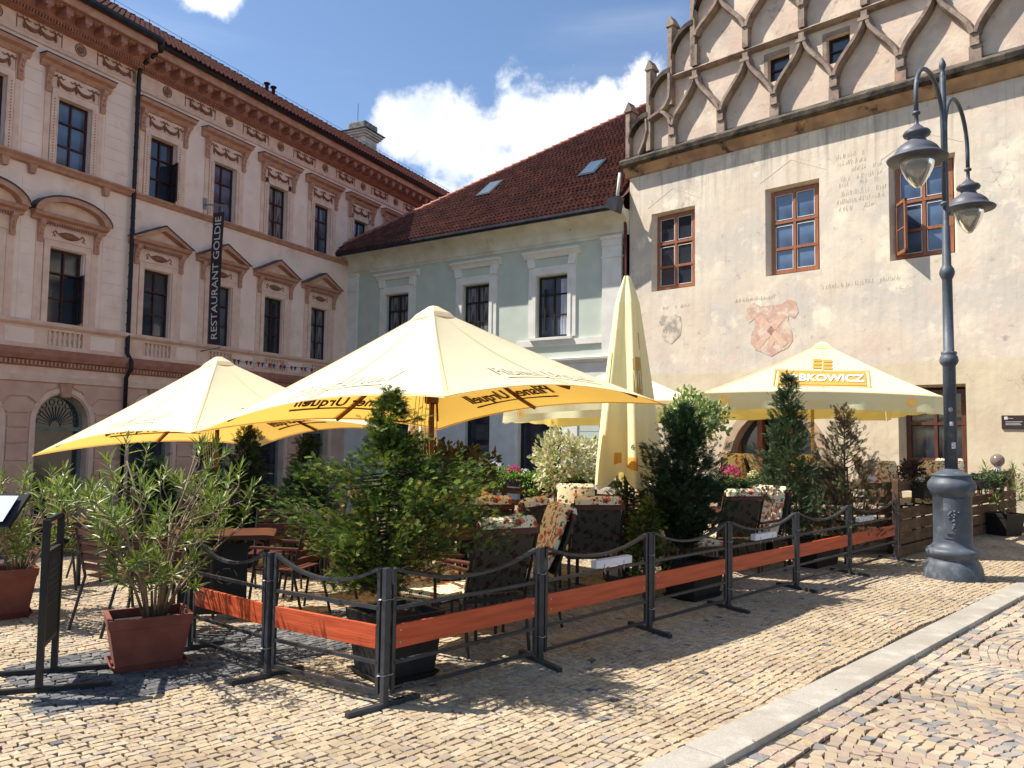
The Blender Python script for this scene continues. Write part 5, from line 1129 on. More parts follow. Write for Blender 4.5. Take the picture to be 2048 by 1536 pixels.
tag(obj('chalk_writing', mb, mat('chalk', srgb(104, 104, 104), .9), cbp), kind='stuff')
mn = thing('menu_stand', 'white menu sheet under a dark holder at the left edge of the picture', 'menu stand', (-3.50, 5.1, -.03), radians(6))
obj('sheet', MB().add([(-.25, -.082, 1.13), (.26, -.082, 1.13), (.30, .022, 1.285), (-.25, .022, 1.285)], [(0, 1, 2, 3)]), mat('menu_paper', srgb(232, 234, 244), .7, srgb(214, 216, 226), scale=4), mn)
obj('holder', MB().add([(-.28, -.075, 1.10), (.29, -.075, 1.10), (.36, .035, 1.30), (-.28, .035, 1.30), (-.28, -.05, 1.085), (.29, -.05, 1.085), (.36, .06, 1.285), (-.28, .06, 1.285)], [(0, 1, 2, 3), (7, 6, 5, 4), (0, 4, 5, 1), (1, 5, 6, 2), (2, 6, 7, 3), (3, 7, 4, 0)]), m_blk, mn, (0, .004, -.004))
obj('stem', MB().box(-.02, .02, -.02, .02, 0, 1.1).box(-.25, .25, -.25, .25, 0, .03), m_blk, mn)
mb = MB()
for z in range(5): y = -.05+z*.014; mb.add([(-.2, y, 1.15+z*.024+.002), (.16-.04*(z % 2), y, 1.15+z*.024+.002), (.16-.04*(z % 2), y+.003, 1.156+z*.024+.002), (-.2, y+.003, 1.156+z*.024+.002)], [(0, 1, 2, 3)])
obj('menu_print', mb, mat('grey_print', srgb(150, 150, 160), .8), mn)
# ================================================================== plants
def scatter(tv, tf, pos, d, nrm, sc_):
    tv = np.asarray(tv, float); tf = np.asarray(tf); pos = np.asarray(pos, float); d = np.asarray(d, float); nrm = np.asarray(nrm, float); n = len(pos)
    d /= np.linalg.norm(d, axis=1, keepdims=True)+1e-9; x = np.cross(nrm, d); l = np.linalg.norm(x, axis=1, keepdims=True); x = np.where(l > 1e-4, x/(l+1e-9), [1, 0, 0]); y = np.cross(d, x)
    sc_ = np.asarray(sc_)[:, None, None]
    V = pos[:, None, :]+sc_*(tv[None, :, 0:1]*x[:, None]+tv[None, :, 1:2]*y[:, None]+tv[None, :, 2:3]*d[:, None])
    F = tf[None]+(np.arange(n)*len(tv))[:, None, None]
    return V.reshape(-1, 3), F.reshape(-1, tf.shape[1]), np.repeat(RNG.uniform(0, .999, n), len(tf))
def spray_tmpl(n=5, w=.05, side=.5, seed=0, droop=.12):
    rg = random.Random(seed); V = []; F = []
    def q(a, b, w0, w1):
        a = Vector(a); b = Vector(b); t = (b-a).normalized().cross(Vector((0, 1, 0))); k = len(V)
        V.extend([tuple(a-t*w0), tuple(a+t*w0), tuple(b+t*w1), tuple(b-t*w1)]); F.append((k, k+1, k+2, k+3))
    pts = [(rg.uniform(-.03, .03), -droop*(i/2)**2, i/2) for i in range(3)]
    for a, b in zip(pts[:-1], pts[1:]): q(a, b, w*.7, w*.5)
    for i in range(n):
        f = .12+.8*i/n
        for sg in (-1, 1):
            l = side*(1-f*.6)*rg.uniform(.7, 1.15); y = -droop*(f)**2
            a = (0, y, f); b = (sg*l*.7, y+rg.uniform(-.08, .08), f+l*.75); q(a, b, w*.45, w*.75)
    return V, F
SPR = [spray_tmpl(6, .046, .46, s) for s in range(4)]
NEED = [spray_tmpl(6, .05, .36, 10+s, .05) for s in range(3)]
def leaf_tmpl(w=.35, fold=.12):
    return [(0, 0, 0), (-w/2, fold*w*2, .35), (0, 0, .5), (w/2, fold*w*2, .35), (-w*.35, fold*w, .75), (w*.35, fold*w, .75), (0, -.02, 1)], [(0, 1, 4, 2), (0, 2, 5, 3), (2, 4, 6, 5)]
LEAF = leaf_tmpl(.55); LANCE = ([(0, 0, 0), (-.075, .035, .3), (0, 0, .32), (.075, .035, .3), (-.06, .02, .7), (0, -.02, .7), (.06, .02, .7), (0, -.06, 1)], [(0, 1, 2, 2), (0, 2, 3, 3), (1, 4, 5, 2), (2, 5, 6, 3), (4, 7, 5, 5), (5, 7, 6, 6)])
def combine(parts):
    Vs = []; Fs = []; Rs = []; k = 0
    for V, F, R in parts: Vs.append(V); Fs.append(F+k); Rs.append(R); k += len(V)
    return np.concatenate(Vs), np.concatenate(Fs), np.concatenate(Rs)
def green(*cols): return [srgb(*c) for c in cols]
G_TH = mat('thuja_foliage', None, .75, attr=green((74, 98, 38), (94, 118, 46), (54, 76, 34), (122, 144, 60), (44, 64, 30), (142, 158, 72), (84, 106, 44), (138, 126, 60), (62, 84, 38), (50, 70, 34)), scale=20, transl=((1.1, 1.2, .5), .22), spec=.25)
G_CY = mat('dark_cypress_foliage', None, .75, attr=green((34, 56, 34), (42, 66, 38), (28, 48, 32), (52, 76, 42), (38, 60, 42)), scale=20, transl=((1, 1.2, .6), .15), spec=.25)
G_JU = mat('juniper_foliage', None, .75, attr=green((74, 92, 62), (88, 104, 70), (62, 80, 54), (98, 112, 76), (54, 72, 50)), scale=20, transl=((1, 1.1, .6), .15), spec=.25)
G_BR = mat('brown_juniper_foliage', None, .8, attr=green((116, 88, 72), (98, 76, 64), (136, 106, 82), (92, 86, 62), (104, 110, 70), (80, 62, 54), (84, 100, 64)), scale=20, transl=((1, .9, .6), .12), spec=.2)
G_OL = mat('oleander_leaf', None, .38, attr=green((118, 138, 62), (134, 150, 74), (96, 118, 52), (154, 166, 92), (82, 102, 48), (172, 176, 110), (124, 142, 70)), scale=20, transl=((1.1, 1.2, .5), .25), spec=.5)
G_OLP = mat('oleander_leaf_single', None, .42, rnd=green((118, 138, 62), (134, 150, 74), (96, 118, 52), (154, 166, 92), (82, 102, 48), (172, 176, 110), (124, 142, 70)), scale=20, transl=((1.1, 1.2, .5), .25), spec=.5)
G_BU = mat('bush_leaf', None, .6, attr=green((54, 84, 34), (68, 100, 40), (44, 70, 30), (84, 112, 48), (60, 92, 44)), scale=20, transl=((1.1, 1.2, .5), .2))
G_WI = mat('variegated_leaf', None, .6, attr=green((226, 220, 176), (210, 210, 160), (236, 226, 196), (178, 190, 120), (150, 168, 96), (232, 214, 190)), scale=20, transl=((1, 1, .8), .25))
G_VA = mat('cream_green_leaf', None, .6, attr=green((186, 196, 132), (160, 178, 110), (206, 210, 150), (130, 154, 88), (112, 138, 76)), scale=20, transl=((1, 1, .7), .25))
G_BD = mat('bronze_bush_leaf', None, .6, attr=green((62, 66, 36), (80, 74, 42), (50, 64, 34), (92, 70, 48), (72, 88, 44)), scale=20, transl=((1.1, 1.1, .5), .2))
m_bark = mat('bark', srgb(96, 80, 64), .9, srgb(70, 58, 46), scale=14, bump=.4); m_stem = mat('oleander_stem', srgb(150, 130, 104), .8, srgb(110, 92, 72), scale=14, bump=.2)
m_terr = mat('terracotta', srgb(132, 74, 58), .75, srgb(112, 60, 48), scale=6, bump=.12, bscale=60); m_bpot = mat('black_plastic_pot', srgb(40, 38, 38), .6, srgb(30, 28, 28), scale=6, bump=.1); m_soil = mat('soil', srgb(58, 44, 34), .98, srgb(40, 30, 24), scale=30, bump=.6)

def pot(name, label, C, rz, w, l, h, m, group=None, saucer=True, taper=.8):
    t = thing(name, label, 'planter', C, rz, group); z0 = .035 if saucer else .005
    def ring(a, b, z): return [(-a, -b, z), (a, -b, z), (a, b, z), (-a, b, z)]
    W, L_ = w/2, l/2; T = taper; mb = MB(); R_ = [ring(W*T, L_*T, z0), ring(W*.97, L_*.97, h-.07), ring(W, L_, h-.07), ring(W*1.02, L_*1.02, h), ring(W*.9, L_*.9, h), ring(W*.88, L_*.88, h-.08)]
    mb.add([p for r in R_ for p in r], [(3, 2, 1, 0)]+[(i*4+k, i*4+(k+1) % 4, (i+1)*4+(k+1) % 4, (i+1)*4+k) for i in range(5) for k in range(4)]); obj('pot', mb, m, t, bevel=.012)
    obj('soil', MB().add(ring(W*.885, L_*.885, h-.06), [(0, 1, 2, 3)]), m_soil, t)
    if saucer:
        mb = MB(); R_ = [ring(W*T*1.0, L_*T*1.0, .004), ring(W*T*1.16, L_*T*1.16, .05), ring(W*T*1.12, L_*T*1.12, .05), ring(W*T*1.02, L_*T*1.02, .02)]
        mb.add([p for r in R_ for p in r], [(3, 2, 1, 0)]+[(i*4+k, i*4+(k+1) % 4, (i+1)*4+(k+1) % 4, (i+1)*4+k) for i in range(3) for k in range(4)]+[(12, 13, 14, 15)]); obj('saucer', mb, m, t)
    return t
def conifer(name, label, cat, C, env, zr, nb, per, sc_, m, tmpl=SPR, lift=.35, seed=1, group=None, squash=1.0, spread=.07, droop=.1, lean=(0, 0), trunk_r=.022, gaps=0, rag=.5, topgap=None):
    rg = np.random.default_rng(seed); t = thing(name, label, cat, C, 0, group); z0, z1 = zr; pos = []; dr = []; nn = []; ss_ = []
    tb = MB().tube([(0, 0, z0*.0+.0), (lean[0]*.5, lean[1]*.5, (z0+z1)/2), (lean[0], lean[1], z1-.05)], [trunk_r, trunk_r*.7, .004], 7)
    ph = rg.uniform(0, 6, 4)
    for b in range(nb):
        f = (b+rg.random())/nb; z = z0+(z1-z0)*f**.92; a = rg.uniform(0, 2*pi); lump = 1+.22*sin(2*a+ph[0]+z*3)+.16*sin(3*a+ph[1]-z*5)+.12*sin(5*a+z*9)
        if gaps and rg.random() < gaps: continue
        if topgap and z > topgap and rg.random() < .45: continue
        R_ = env(z)*lump*rg.uniform(rag, 1.18); zs = z-lift*R_; cx, cy = lean[0]*(z/z1), lean[1]*(z/z1)
        p0 = np.array([cx*.8, cy*.8, max(zs, z0*.6)]); p1 = np.array([cx+R_*cos(a), cy+R_*sin(a)*squash, z]); mid = (p0+p1)/2+np.array([0, 0, -droop*R_])
        if R_ > .08: tb.tube([tuple(p0), tuple(mid), tuple(p0*.12+p1*.88)], [.008, .006, .003], 4)
        npn = max(int(per*(.35+R_/env(z0+(z1-z0)*.3+1e-6))), 4)
        for k in range(npn):
            g = rg.uniform(.22, 1)**.7; q = (1-g)**2*p0+2*g*(1-g)*mid+g*g*p1; out = p1-p0; out /= np.linalg.norm(out)+1e-9
            off = rg.normal(0, 1, 3)*spread*(.5+R_); d = out*1.0+rg.normal(0, .45, 3)+np.array([0, 0, .35]); pos.append(q+off); dr.append(d); nn.append(rg.normal(0, .5, 3)+np.array([0, 0, 1])); ss_.append(sc_*rg.uniform(.65, 1.25))
    pos = np.array(pos); dr = np.array(dr); nn = np.array(nn); ss_ = np.array(ss_); ids = rg.integers(0, len(tmpl), len(pos)); parts = []
    for i, tm in enumerate(tmpl):
        s_ = ids == i; parts.append(scatter(tm[0], tm[1], pos[s_], dr[s_], nn[s_], ss_[s_]))
    V, F, R_ = combine(parts); o = np_obj('foliage', V, F, m, t, R_); o['kind'] = 'stuff'; obj('trunk', tb, m_bark, t, smooth=True); return t
def interp(tab):
    xs = [a for a, b in tab]; ys = [b for a, b in tab]; return lambda z: float(np.interp(z, xs, ys))

# clipped corner thuja in a black tub, right behind the barrier corner
pot('planter', 'square black plastic tub behind the barrier corner holding the big thuja', (-.80, 5.62, 0), radians(40), .50, .50, .46, m_bpot)
conifer('thuja_bush', 'broad bright green thuja bush in the black tub behind the barrier corner', 'bush', (-.87, 5.62, 0), interp([(.55, .10), (.72, .36), (.9, .56), (1.1, .72), (1.3, .68), (1.44, .60), (1.52, .44), (1.58, .24), (1.75, .22), (1.88, .17), (1.98, .04)]), (.60, 1.99), 290, 70, .050, G_TH, lift=.12, seed=5, spread=.038, rag=.30, gaps=.04, topgap=1.7, lean=(.0, .05), squash=.85)
# oleanders
def oleander(label, C, h, R_, nst, seed, dens=15, parts=True, ll=.115, zb=.34):
    rg = random.Random(seed); t = thing('oleander', label, 'shrub', C, 0, None); tb = MB(); tips = []
    for k in range(nst):
        a = 2*pi*k/nst+rg.uniform(-.4, .4); r = R_*rg.uniform(.35, 1.0); hh = h*rg.uniform(.72, 1.02)*(1-.25*(r/R_)**2)
        p0 = Vector((.05*cos(a), .05*sin(a), zb)); p1 = Vector((r*.35*cos(a), r*.35*sin(a), zb+(hh-zb)*.45)); p2 = Vector((r*.75*cos(a+.2), r*.75*sin(a+.2), zb+(hh-zb)*.72))
        tb.tube([p0, p0.lerp(p1, .5)+Vector((rg.uniform(-.03, .03), rg.uniform(-.03, .03), 0)), p1, p2], [.012, .010, .008, .006], 6)
        for j in range(rg.randint(3, 5)):
            s0 = p1.lerp(p2, rg.uniform(0, 1)); aa = a+rg.uniform(-1.3, 1.3); e = s0+Vector((cos(aa)*rg.uniform(.08, .26), sin(aa)*rg.uniform(.08, .26), rg.uniform(.10, .34)))
            if e.z > h: e.z = h-rg.uniform(0, .1)
            m_ = s0.lerp(e, .5)+Vector((cos(aa)*.05, sin(aa)*.05, -.02)); tb.tube([s0, m_, e], [.006, .0045, .003], 5); tips.append((s0, m_, e))
        for j in range(2):
            s0 = p0.lerp(p1, rg.uniform(.4, 1)); aa = a+rg.uniform(-1.6, 1.6); e = s0+Vector((cos(aa)*.22, sin(aa)*.22, rg.uniform(.02, .2))); m_ = s0.lerp(e, .5)+Vector((0, 0, -.02)); tb.tube([s0, m_, e], [.005, .004, .003], 5); tips.append((s0, m_, e))
    pos = []; dr = []; nn = []; sc_ = []
    for s0, m_, e in tips:
        ax = (e-m_).normalized()
        for k in range(dens):
            f = 1-(k/dens)**1.2*.46; q = m_.lerp(e, (f-.5)*2) if f > .5 else s0.lerp(m_, f*2); th = k*2.4+rg.uniform(-.3, .3); o1 = ax.orthogonal().normalized(); o2 = ax.cross(o1); side = o1*cos(th)+o2*sin(th)
            tilt = .35+1.0*(k/dens)+rg.uniform(-.15, .25); d = ax*cos(tilt)+side*sin(tilt)+Vector((0, 0, .12)); pos.append(q); dr.append(d); nn.append(ax*1.0-side*.3+Vector((rg.uniform(-.3, .3), rg.uniform(-.3, .3), 0))); sc_.append(ll*rg.uniform(.65, 1.2)*(.75 if k < 3 else 1))
    # the leaves nearest the viewer are separate pieces
    npart = 300 if parts else 0; order = sorted(range(len(pos)), key=lambda i: (pos[i]+Vector(C)).length); pi_ = order[:npart]; rest = order[npart:]
    V, F, R_2 = scatter(LANCE[0], np.array(LANCE[1]), [pos[i] for i in rest], [dr[i] for i in rest], [nn[i] for i in rest], [sc_[i] for i in rest]); 
    # triangles were padded to quads; write them through from_pydata
    me = bpy.data.meshes.new('foliage'); me.from_pydata([tuple(v) for v in V], [], [tuple(dict.fromkeys(f)) for f in F.tolist()]); me.materials.append(G_OL); at = me.attributes.new('rnd', 'FLOAT', 'FACE'); at.data.foreach_set('value', R_2.astype(np.float32)); o = link('foliage', me, t); o['kind'] = 'stuff'
    if npart:
        lm = bpy.data.meshes.new('leaf'); lm.from_pydata(LANCE[0], [], [tuple(dict.fromkeys(f)) for f in LANCE[1]]); lm.materials.append(G_OLP)
        for i in pi_:
            d = dr[i].normalized(); x = nn[i].cross(d).normalized(); y = d.cross(x); M_ = Matrix(((x.x, y.x, d.x), (x.y, y.y, d.y), (x.z, y.z, d.z))).to_4x4(); l = link('leaf', lm, t); s_ = sc_[i]
            l.matrix_local = Matrix.Translation(pos[i]) @ M_ @ Matrix.Scale(s_, 4)
    obj('stems', tb, m_stem, t, smooth=True); return t
pot('planter', 'rectangular terracotta planter with saucer in front of the barrier end, holding an oleander', (-2.62, 5.80, 0), radians(32), .54, .40, .375, m_terr)
oleander('bushy oleander in the nearest terracotta planter, in full sun', (-2.58, 5.80, 0), 2.02, 1.0, 18, 4, 15, zb=.30)
pot('planter', 'rectangular terracotta planter at the left edge behind the chalkboard', (-4.62, 7.15, 0), radians(38), .62, .46, .44, m_terr)
oleander('oleander at the left edge of the picture, behind the chalkboard', (-4.45, 7.2, 0), 1.72, .85, 15, 8, 15, parts=False, ll=.13)
oleander('thin leggy oleander by the old wall at the right edge', (8.9, 14.3, 0), 1.75, .55, 5, 12, 8, parts=False, ll=.16, zb=.2)
pot('planter', 'dark round tub by the old wall at the right edge of the picture', (8.9, 14.3, 0), .4, .5, .5, .4, m_bpot, saucer=False)
# dark cypress and its tub
pot('planter', 'long black tub behind the barrier holding the dark cypress', (1.95, 8.45, 0), radians(45), .62, .42, .40, m_bpot)
conifer('cypress', 'tall dark cypress standing in the black tub, right of the folded parasol', 'tree', (1.88, 8.55, 0), interp([(.5, .12), (.7, .28), (1.0, .46), (1.3, .42), (1.5, .36), (1.75, .27), (1.9, .16), (2.0, .04)]), (.55, 2.0), 210, 26, .085, G_CY, lift=.5, seed=7, spread=.06)
conifer('cypress', 'small bright green cypress low beside the dark cypress trunk', 'tree', (1.42, 8.35, 0), interp([(.15, .14), (.5, .2), (.8, .2), (.92, .1), (1.0, .03)]), (.2, 1.0), 90, 26, .05, G_TH, seed=8, spread=.06)
conifer('box_shrub', 'rounded dark green shrub below the folded parasol', 'bush', (1.45, 9.3, 0), interp([(.5, .3), (.9, .36), (1.15, .25), (1.25, .05)]), (.45, 1.26), 130, 14, .07, G_BU, seed=9, spread=.07)
conifer('juniper', 'tall green juniper with a narrow tip in front of the pale parasol', 'tree', (3.72, 10.55, 0), interp([(.5, .35), (.8, .58), (1.1, .50), (1.3, .38), (1.5, .46), (1.65, .22), (1.8, .36), (1.95, .14), (2.1, .20), (2.3, .11), (2.5, .03)]), (.45, 2.52), 190, 24, .09, G_JU, tmpl=NEED+SPR[:1], lift=.5, seed=11, spread=.06)
conifer('juniper', 'half withered brown juniper beside the tall green one', 'tree', (4.55, 10.75, 0), interp([(.5, .4), (.9, .62), (1.2, .55), (1.4, .62), (1.5, .3), (1.8, .24), (2.0, .12), (2.1, .04)]), (.4, 2.1), 110, 26, .085, G_BR, tmpl=NEED+SPR[:1], lift=.75, seed=12, spread=.055, gaps=.2)
pot('planter', 'black tub under the two junipers', (4.1, 10.65, 0), radians(45), .8, .4, .36, m_bpot, saucer=False)
# standards and shrubs further back
def leafbush(name, label, cat, C, rx, rz_, zc, n, sc_, m, seed, trunk=True, tmpl=LEAF, squash=1, shell=.55):
    rg = np.random.default_rng(seed); t = thing(name, label, cat, C, 0)
    v = rg.normal(0, 1, (n, 3)); v /= np.linalg.norm(v, axis=1, keepdims=True); lump = 1+.2*np.sin(v[:, 0]*5+seed)+.18*np.sin(v[:, 2]*6+v[:, 1]*4); r = rg.uniform(shell, 1.05, n)*lump
    pos = v*r[:, None]*np.array([rx, rx*squash, rz_])+np.array([0, 0, zc]); d = v+rg.normal(0, .6, (n, 3))+np.array([0, 0, .3]); nn = v+rg.normal(0, .5, (n, 3))
    V, F, R_ = scatter(tmpl[0], np.array(tmpl[1]), pos, d, nn, sc_*rg.uniform(.6, 1.3, n)); o = np_obj('foliage', V, F, m, t, R_); o['kind'] = 'stuff'
    tb = MB().tube([(0, 0, 0), (.01, 0, zc-rz_*.3)], [.02, .012], 6)
    for k in range(9): a = k*2.4; tb.tube([(0, 0, zc-rz_*.6), (rx*.4*cos(a), rx*.4*sin(a), zc), (rx*.8*cos(a), rx*.8*sin(a), zc+rz_*.5*sin(k))], [.008, .005, .003], 4)
    obj('trunk', tb, m_bark, t); return t
leafbush('variegated_shrub', 'round headed shrub with pale green leaves above the dark cypress', 'shrub', (2.35, 10.2, 0), .42, .32, 1.93, 1500, .075, G_VA, 21)
leafbush('variegated_willow', 'cream leaved willow standard behind the flower boxes', 'shrub', (.80, 11.7, -.02), .52, .40, 1.36, 2400, .075, G_WI, 22)
leafbush('bronze_shrub', 'dark bronze green shrub behind the right side of the thuja', 'shrub', (-.80, 10.2, 0), .55, .50, 1.1, 2000, .085, G_BD, 23)
for i, (l, x, y, h, r) in enumerate((('slim dark thuja under the left parasol, left of its pole gap', -3.45, 10.2, 1.75, .36), ('slim dark thuja between the left parasol and the white buttress', -3.15, 12.2, 1.75, .42), ('dark thuja behind the oleander, near the left parasol pole', -4.3, 9.6, 1.35, .42), ('low dark thuja left of the big thuja', -2.45, 9.4, 1.25, .33))):
    conifer('dark_thuja', l, 'bush', tuple(G(x, y)), interp([(.2, .5*r), (.5, r), (.9, .9*r), (h*.8, .45*r), (h, .04)]), (.2, h), 120, 15, .12, G_CY, seed=30+i, spread=.08)
    pot('planter', 'round black tub holding the %s' % ('slim dark thuja left of the pole gap', 'slim dark thuja by the buttress', 'dark thuja near the left pole', 'low dark thuja left of the big thuja')[i], tuple(G(x, y)), .3*i, .42, .42, .3, m_bpot, saucer=False)

# ================================================================== furniture
def floral(nm='floral_cloth', dark=1.0):
    m = bpy.data.materials.new(nm); m.use_nodes = True; t = m.node_tree; t.nodes.clear(); n = t.nodes.new; l = t.links.new
    o = n('ShaderNodeOutputMaterial'); b = n('ShaderNodeBsdfPrincipled'); b.inputs['Roughness'].default_value = .9; tc = n('ShaderNodeTexCoord'); col = None
    base = n('ShaderNodeRGB'); base.outputs[0].default_value = (*srgb(228, 212, 176), 1); col = base.outputs[0]
    for (c, c2, s, th, off) in ((srgb(206, 92, 52), srgb(226, 140, 88), 10.5, .36, 0), (srgb(160, 44, 40), srgb(198, 70, 50), 9.5, .27, 3.3), (srgb(62, 70, 44), srgb(44, 46, 36), 17, .30, 7.1), (srgb(90, 98, 60), srgb(58, 64, 44), 24, .27, 11.7)):
        mp = n('ShaderNodeMapping'); mp.inputs['Location'].default_value = (off, off*1.7, off*.4); l(tc.outputs['Object'], mp.inputs[0])
        nz = n('ShaderNodeTexNoise'); nz.inputs['Scale'].default_value = s*1.6; nz.inputs['Detail'].default_value = 3; l(mp.outputs[0], nz.inputs['Vector'])
        ad = n('ShaderNodeVectorMath'); ad.operation = 'MULTIPLY_ADD'; l(nz.outputs['Color'], ad.inputs[0]); ad.inputs[1].default_value = (.09, .09, .09); l(mp.outputs[0], ad.inputs[2])
        v = n('ShaderNodeTexVoronoi'); v.inputs['Scale'].default_value = s; v.inputs['Randomness'].default_value = 1; l(ad.outputs[0], v.inputs['Vector'])
        r = n('ShaderNodeMapRange'); r.inputs[1].default_value = th+.03; r.inputs[2].default_value = th-.03; l(v.outputs['Distance'], r.inputs[0])
        pk_ = n('ShaderNodeSeparateColor'); l(v.outputs['Color'], pk_.inputs[0]); sel = mth(t, 'MULTIPLY', r.outputs[0], mth(t, 'GREATER_THAN', pk_.outputs[0], .28))
        cm = n('ShaderNodeMix'); cm.data_type = 'RGBA'; l(nz.outputs[0], cm.inputs[0]); cm.inputs[6].default_value = (*c, 1); cm.inputs[7].default_value = (*c2, 1)
        mx = n('ShaderNodeMix'); mx.data_type = 'RGBA'; l(sel, mx.inputs[0]); l(col, mx.inputs[6]); l(cm.outputs[2], mx.inputs[7]); col = mx.outputs[2]
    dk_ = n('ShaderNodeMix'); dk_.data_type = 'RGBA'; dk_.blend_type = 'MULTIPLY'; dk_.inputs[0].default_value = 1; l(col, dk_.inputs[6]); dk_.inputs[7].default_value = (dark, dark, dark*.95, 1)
    l(dk_.outputs[2], b.inputs['Base Color']); l(b.outputs[0], o.inputs[0]); return m
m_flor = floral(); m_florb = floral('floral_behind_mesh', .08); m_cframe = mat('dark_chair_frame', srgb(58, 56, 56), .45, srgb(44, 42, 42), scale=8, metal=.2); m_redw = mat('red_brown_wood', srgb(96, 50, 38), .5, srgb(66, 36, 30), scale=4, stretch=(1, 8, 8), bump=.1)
m_mesh = mat('dark_woven_back', srgb(66, 58, 54), .8, srgb(44, 38, 36), scale=60, transl=((1, 1, 1), .3))
def bent(w, pts, th, n=2):
    """a padded strip, pts = (y,z) centre line, width w"""
    mb = MB(); P_ = [Vector((0, y, z)) for y, z in pts]; rows = []
    for i, p in enumerate(P_):
        d = (P_[min(i+1, len(P_)-1)]-P_[max(i-1, 0)]).normalized(); nrm = Vector((0, -d.z, d.y)); rows.append([(x*w/2, (p+nrm*o).y, (p+nrm*o).z) for x, o in ((-.94, -th/2), (.94, -th/2), (1, -th*.2), (1, th*.3), (.94, th/2), (-.94, th/2), (-1, th*.3), (-1, -th*.2))])
    for A, B in zip(rows[:-1], rows[1:]): mb.strip(A, B, True)
    mb.add(rows[0], [tuple(range(8))[::-1]]); mb.add(rows[-1], [tuple(range(8))]); return mb
def make_chair(label, loc, rz, group):
    """local +y is the way the sitter faces"""
    t = thing('garden_armchair', label, 'chair', loc, rz, group); w = .54; ty, tz = -.40, .98; by, bz = -.22, .42
    for sg in (-1, 1):
        x = sg*w/2
        obj('leg', MB().tube([(x, .25, 0), (x, .24, .62)], .014, 6), m_cframe, t); obj('leg', MB().tube([(x, -.30, 0), (x, by, bz), (x, ty, tz-.04)], .014, 6), m_cframe, t)
        obj('armrest', MB().bar((x, -.30, .655), (x, .27, .64), .05, .025), m_redw, t, bevel=.006)
    obj('seat_frame', MB().bar((-w/2, .22, .41), (w/2, .22, .41), .025, .03).bar((-w/2, by, .41), (w/2, by, .41), .025, .03).bar((-w/2, .22, .41), (-w/2, by, .41), .025, .03).bar((w/2, .22, .41), (w/2, by, .41), .025, .03), m_cframe, t)
    obj('back_panel', MB().add([(-w/2+.02, by-.01, bz+.04), (w/2-.02, by-.01, bz+.04), (w/2-.02, ty+.0, tz-.06), (-w/2+.02, ty, tz-.06)], [(0, 1, 2, 3)]), m_florb, t)
    obj('top_rail', MB().bar((-w/2-.015, ty-.005, tz-.02), (w/2+.015, ty-.005, tz-.02), .028, .07), m_redw, t, bevel=.006)
    # the draped pad: from the front edge, over the seat, up the back and over the top rail
    c = obj('seat_pad', bent(w*.88, [(.28, .45), (.1, .46), (-.12, .455), (-.17, .48)], .05), m_flor, t, smooth=True)
    obj('back_pad', bent(w*.9, [(-.15, .50), (-.22, .62), (-.28, .78), (-.335, .94), (-.365, 1.015), (-.395, 1.045), (-.425, 1.02), (-.43, .98)], .05), m_flor, t, smooth=True)
    return t
CH = []
CG = 'garden armchairs with floral pads'
def fz(fx, fy): return atan2(-fx, fy)
chs = [
 ('floral padded armchair nearest the camera, back turned, left of the second barrier post', (-.22, 6.42), (-.5, .86), 0),
 ('floral padded armchair seen from the side, just right of the nearest chair back', (.10, 7.2), (-.88, -.30), 0),
 ('floral padded armchair seen squarely from behind, third barrier panel', (.86, 8.6), (-.12, .99), 0),
 ('floral padded armchair facing the camera, white pad bright in sun behind another chair', (.86, 9.85), (.05, -1), 0),
 ('floral padded armchair turned left, small behind the nearest chair back', (-.10, 8.2), (-.8, .45), 0),
 ('floral padded armchair seen edge on, leaning back to the left', (.08, 8.85), (.97, .25), 0),
 ('floral padded armchair mostly hidden behind the thuja, yellow lit pad edge', (-.72, 7.1), (.95, .2), 0),
 ('floral padded armchair with its seat showing below the thuja', (-.62, 6.35), (.8, -.5), 0),
 ('floral padded armchair in shade seen from behind, right of the dark cypress', (2.75, 10.05), (-.25, .97), 0),
 ('floral padded armchair in full sun between the dark cypress and the juniper', (3.12, 10.15), (-.72, -.62), 0),
 ('floral padded armchair in sun by the arched doorway', (4.05, 14.1), (-.25, -1), .33),
 ('floral padded armchair turned sideways in front of the dark doorway', (4.6, 13.9), (.8, -.5), .33),
 ('floral padded armchair behind the green juniper', (5.35, 14.2), (-.1, -1), .33),
 ('floral padded armchair with sunlit corner left of the globe lamp', (6.3, 13.4), (.85, -.3), .33),
 ('floral padded armchair in shade left of the globe lamp, lower pad', (5.9, 12.3), (-.1, -1), .28),
 ('floral padded armchair leaning just right of the globe lamp', (6.45, 12.35), (-.7, -.5), .3),
 ('floral padded armchair right of the lamp post, backed by the old wall', (8.3, 14.6), (-.1, -1), .28),
 ('floral padded armchair in deep shade left of the middle table, back to the camera', (-.35, 8.45), (-.3, .95), 0),
 ('floral padded armchair under the centre parasol beside its pole', (-1.35, 8.9), (.9, .3), 0),
 ('floral padded armchair behind the trunk of the thuja, facing the camera', (-1.0, 9.9), (.2, -1), 0),
 ('floral padded armchair at the railing under the pale hidden parasol', (1.7, 10.7), (-.3, -1), 0),
 ('floral padded armchair seen through the dark cypress', (2.2, 9.35), (.9, .3), 0),
 ('floral padded armchair between cypress and juniper, turned to the right', (2.75, 11.0), (.7, -.7), 0),
 ('floral padded armchair under the pale open parasol behind the brown juniper', (5.0, 12.4), (.4, .9), .28),
]
first = None
for l, (x, y), f, dz in chs:
    p = (x, y, gz(x, y)+dz)
    if first is None: first = make_chair(l, p, fz(*f), CG)
    else: copy_tree(first, p, fz(*f), l)
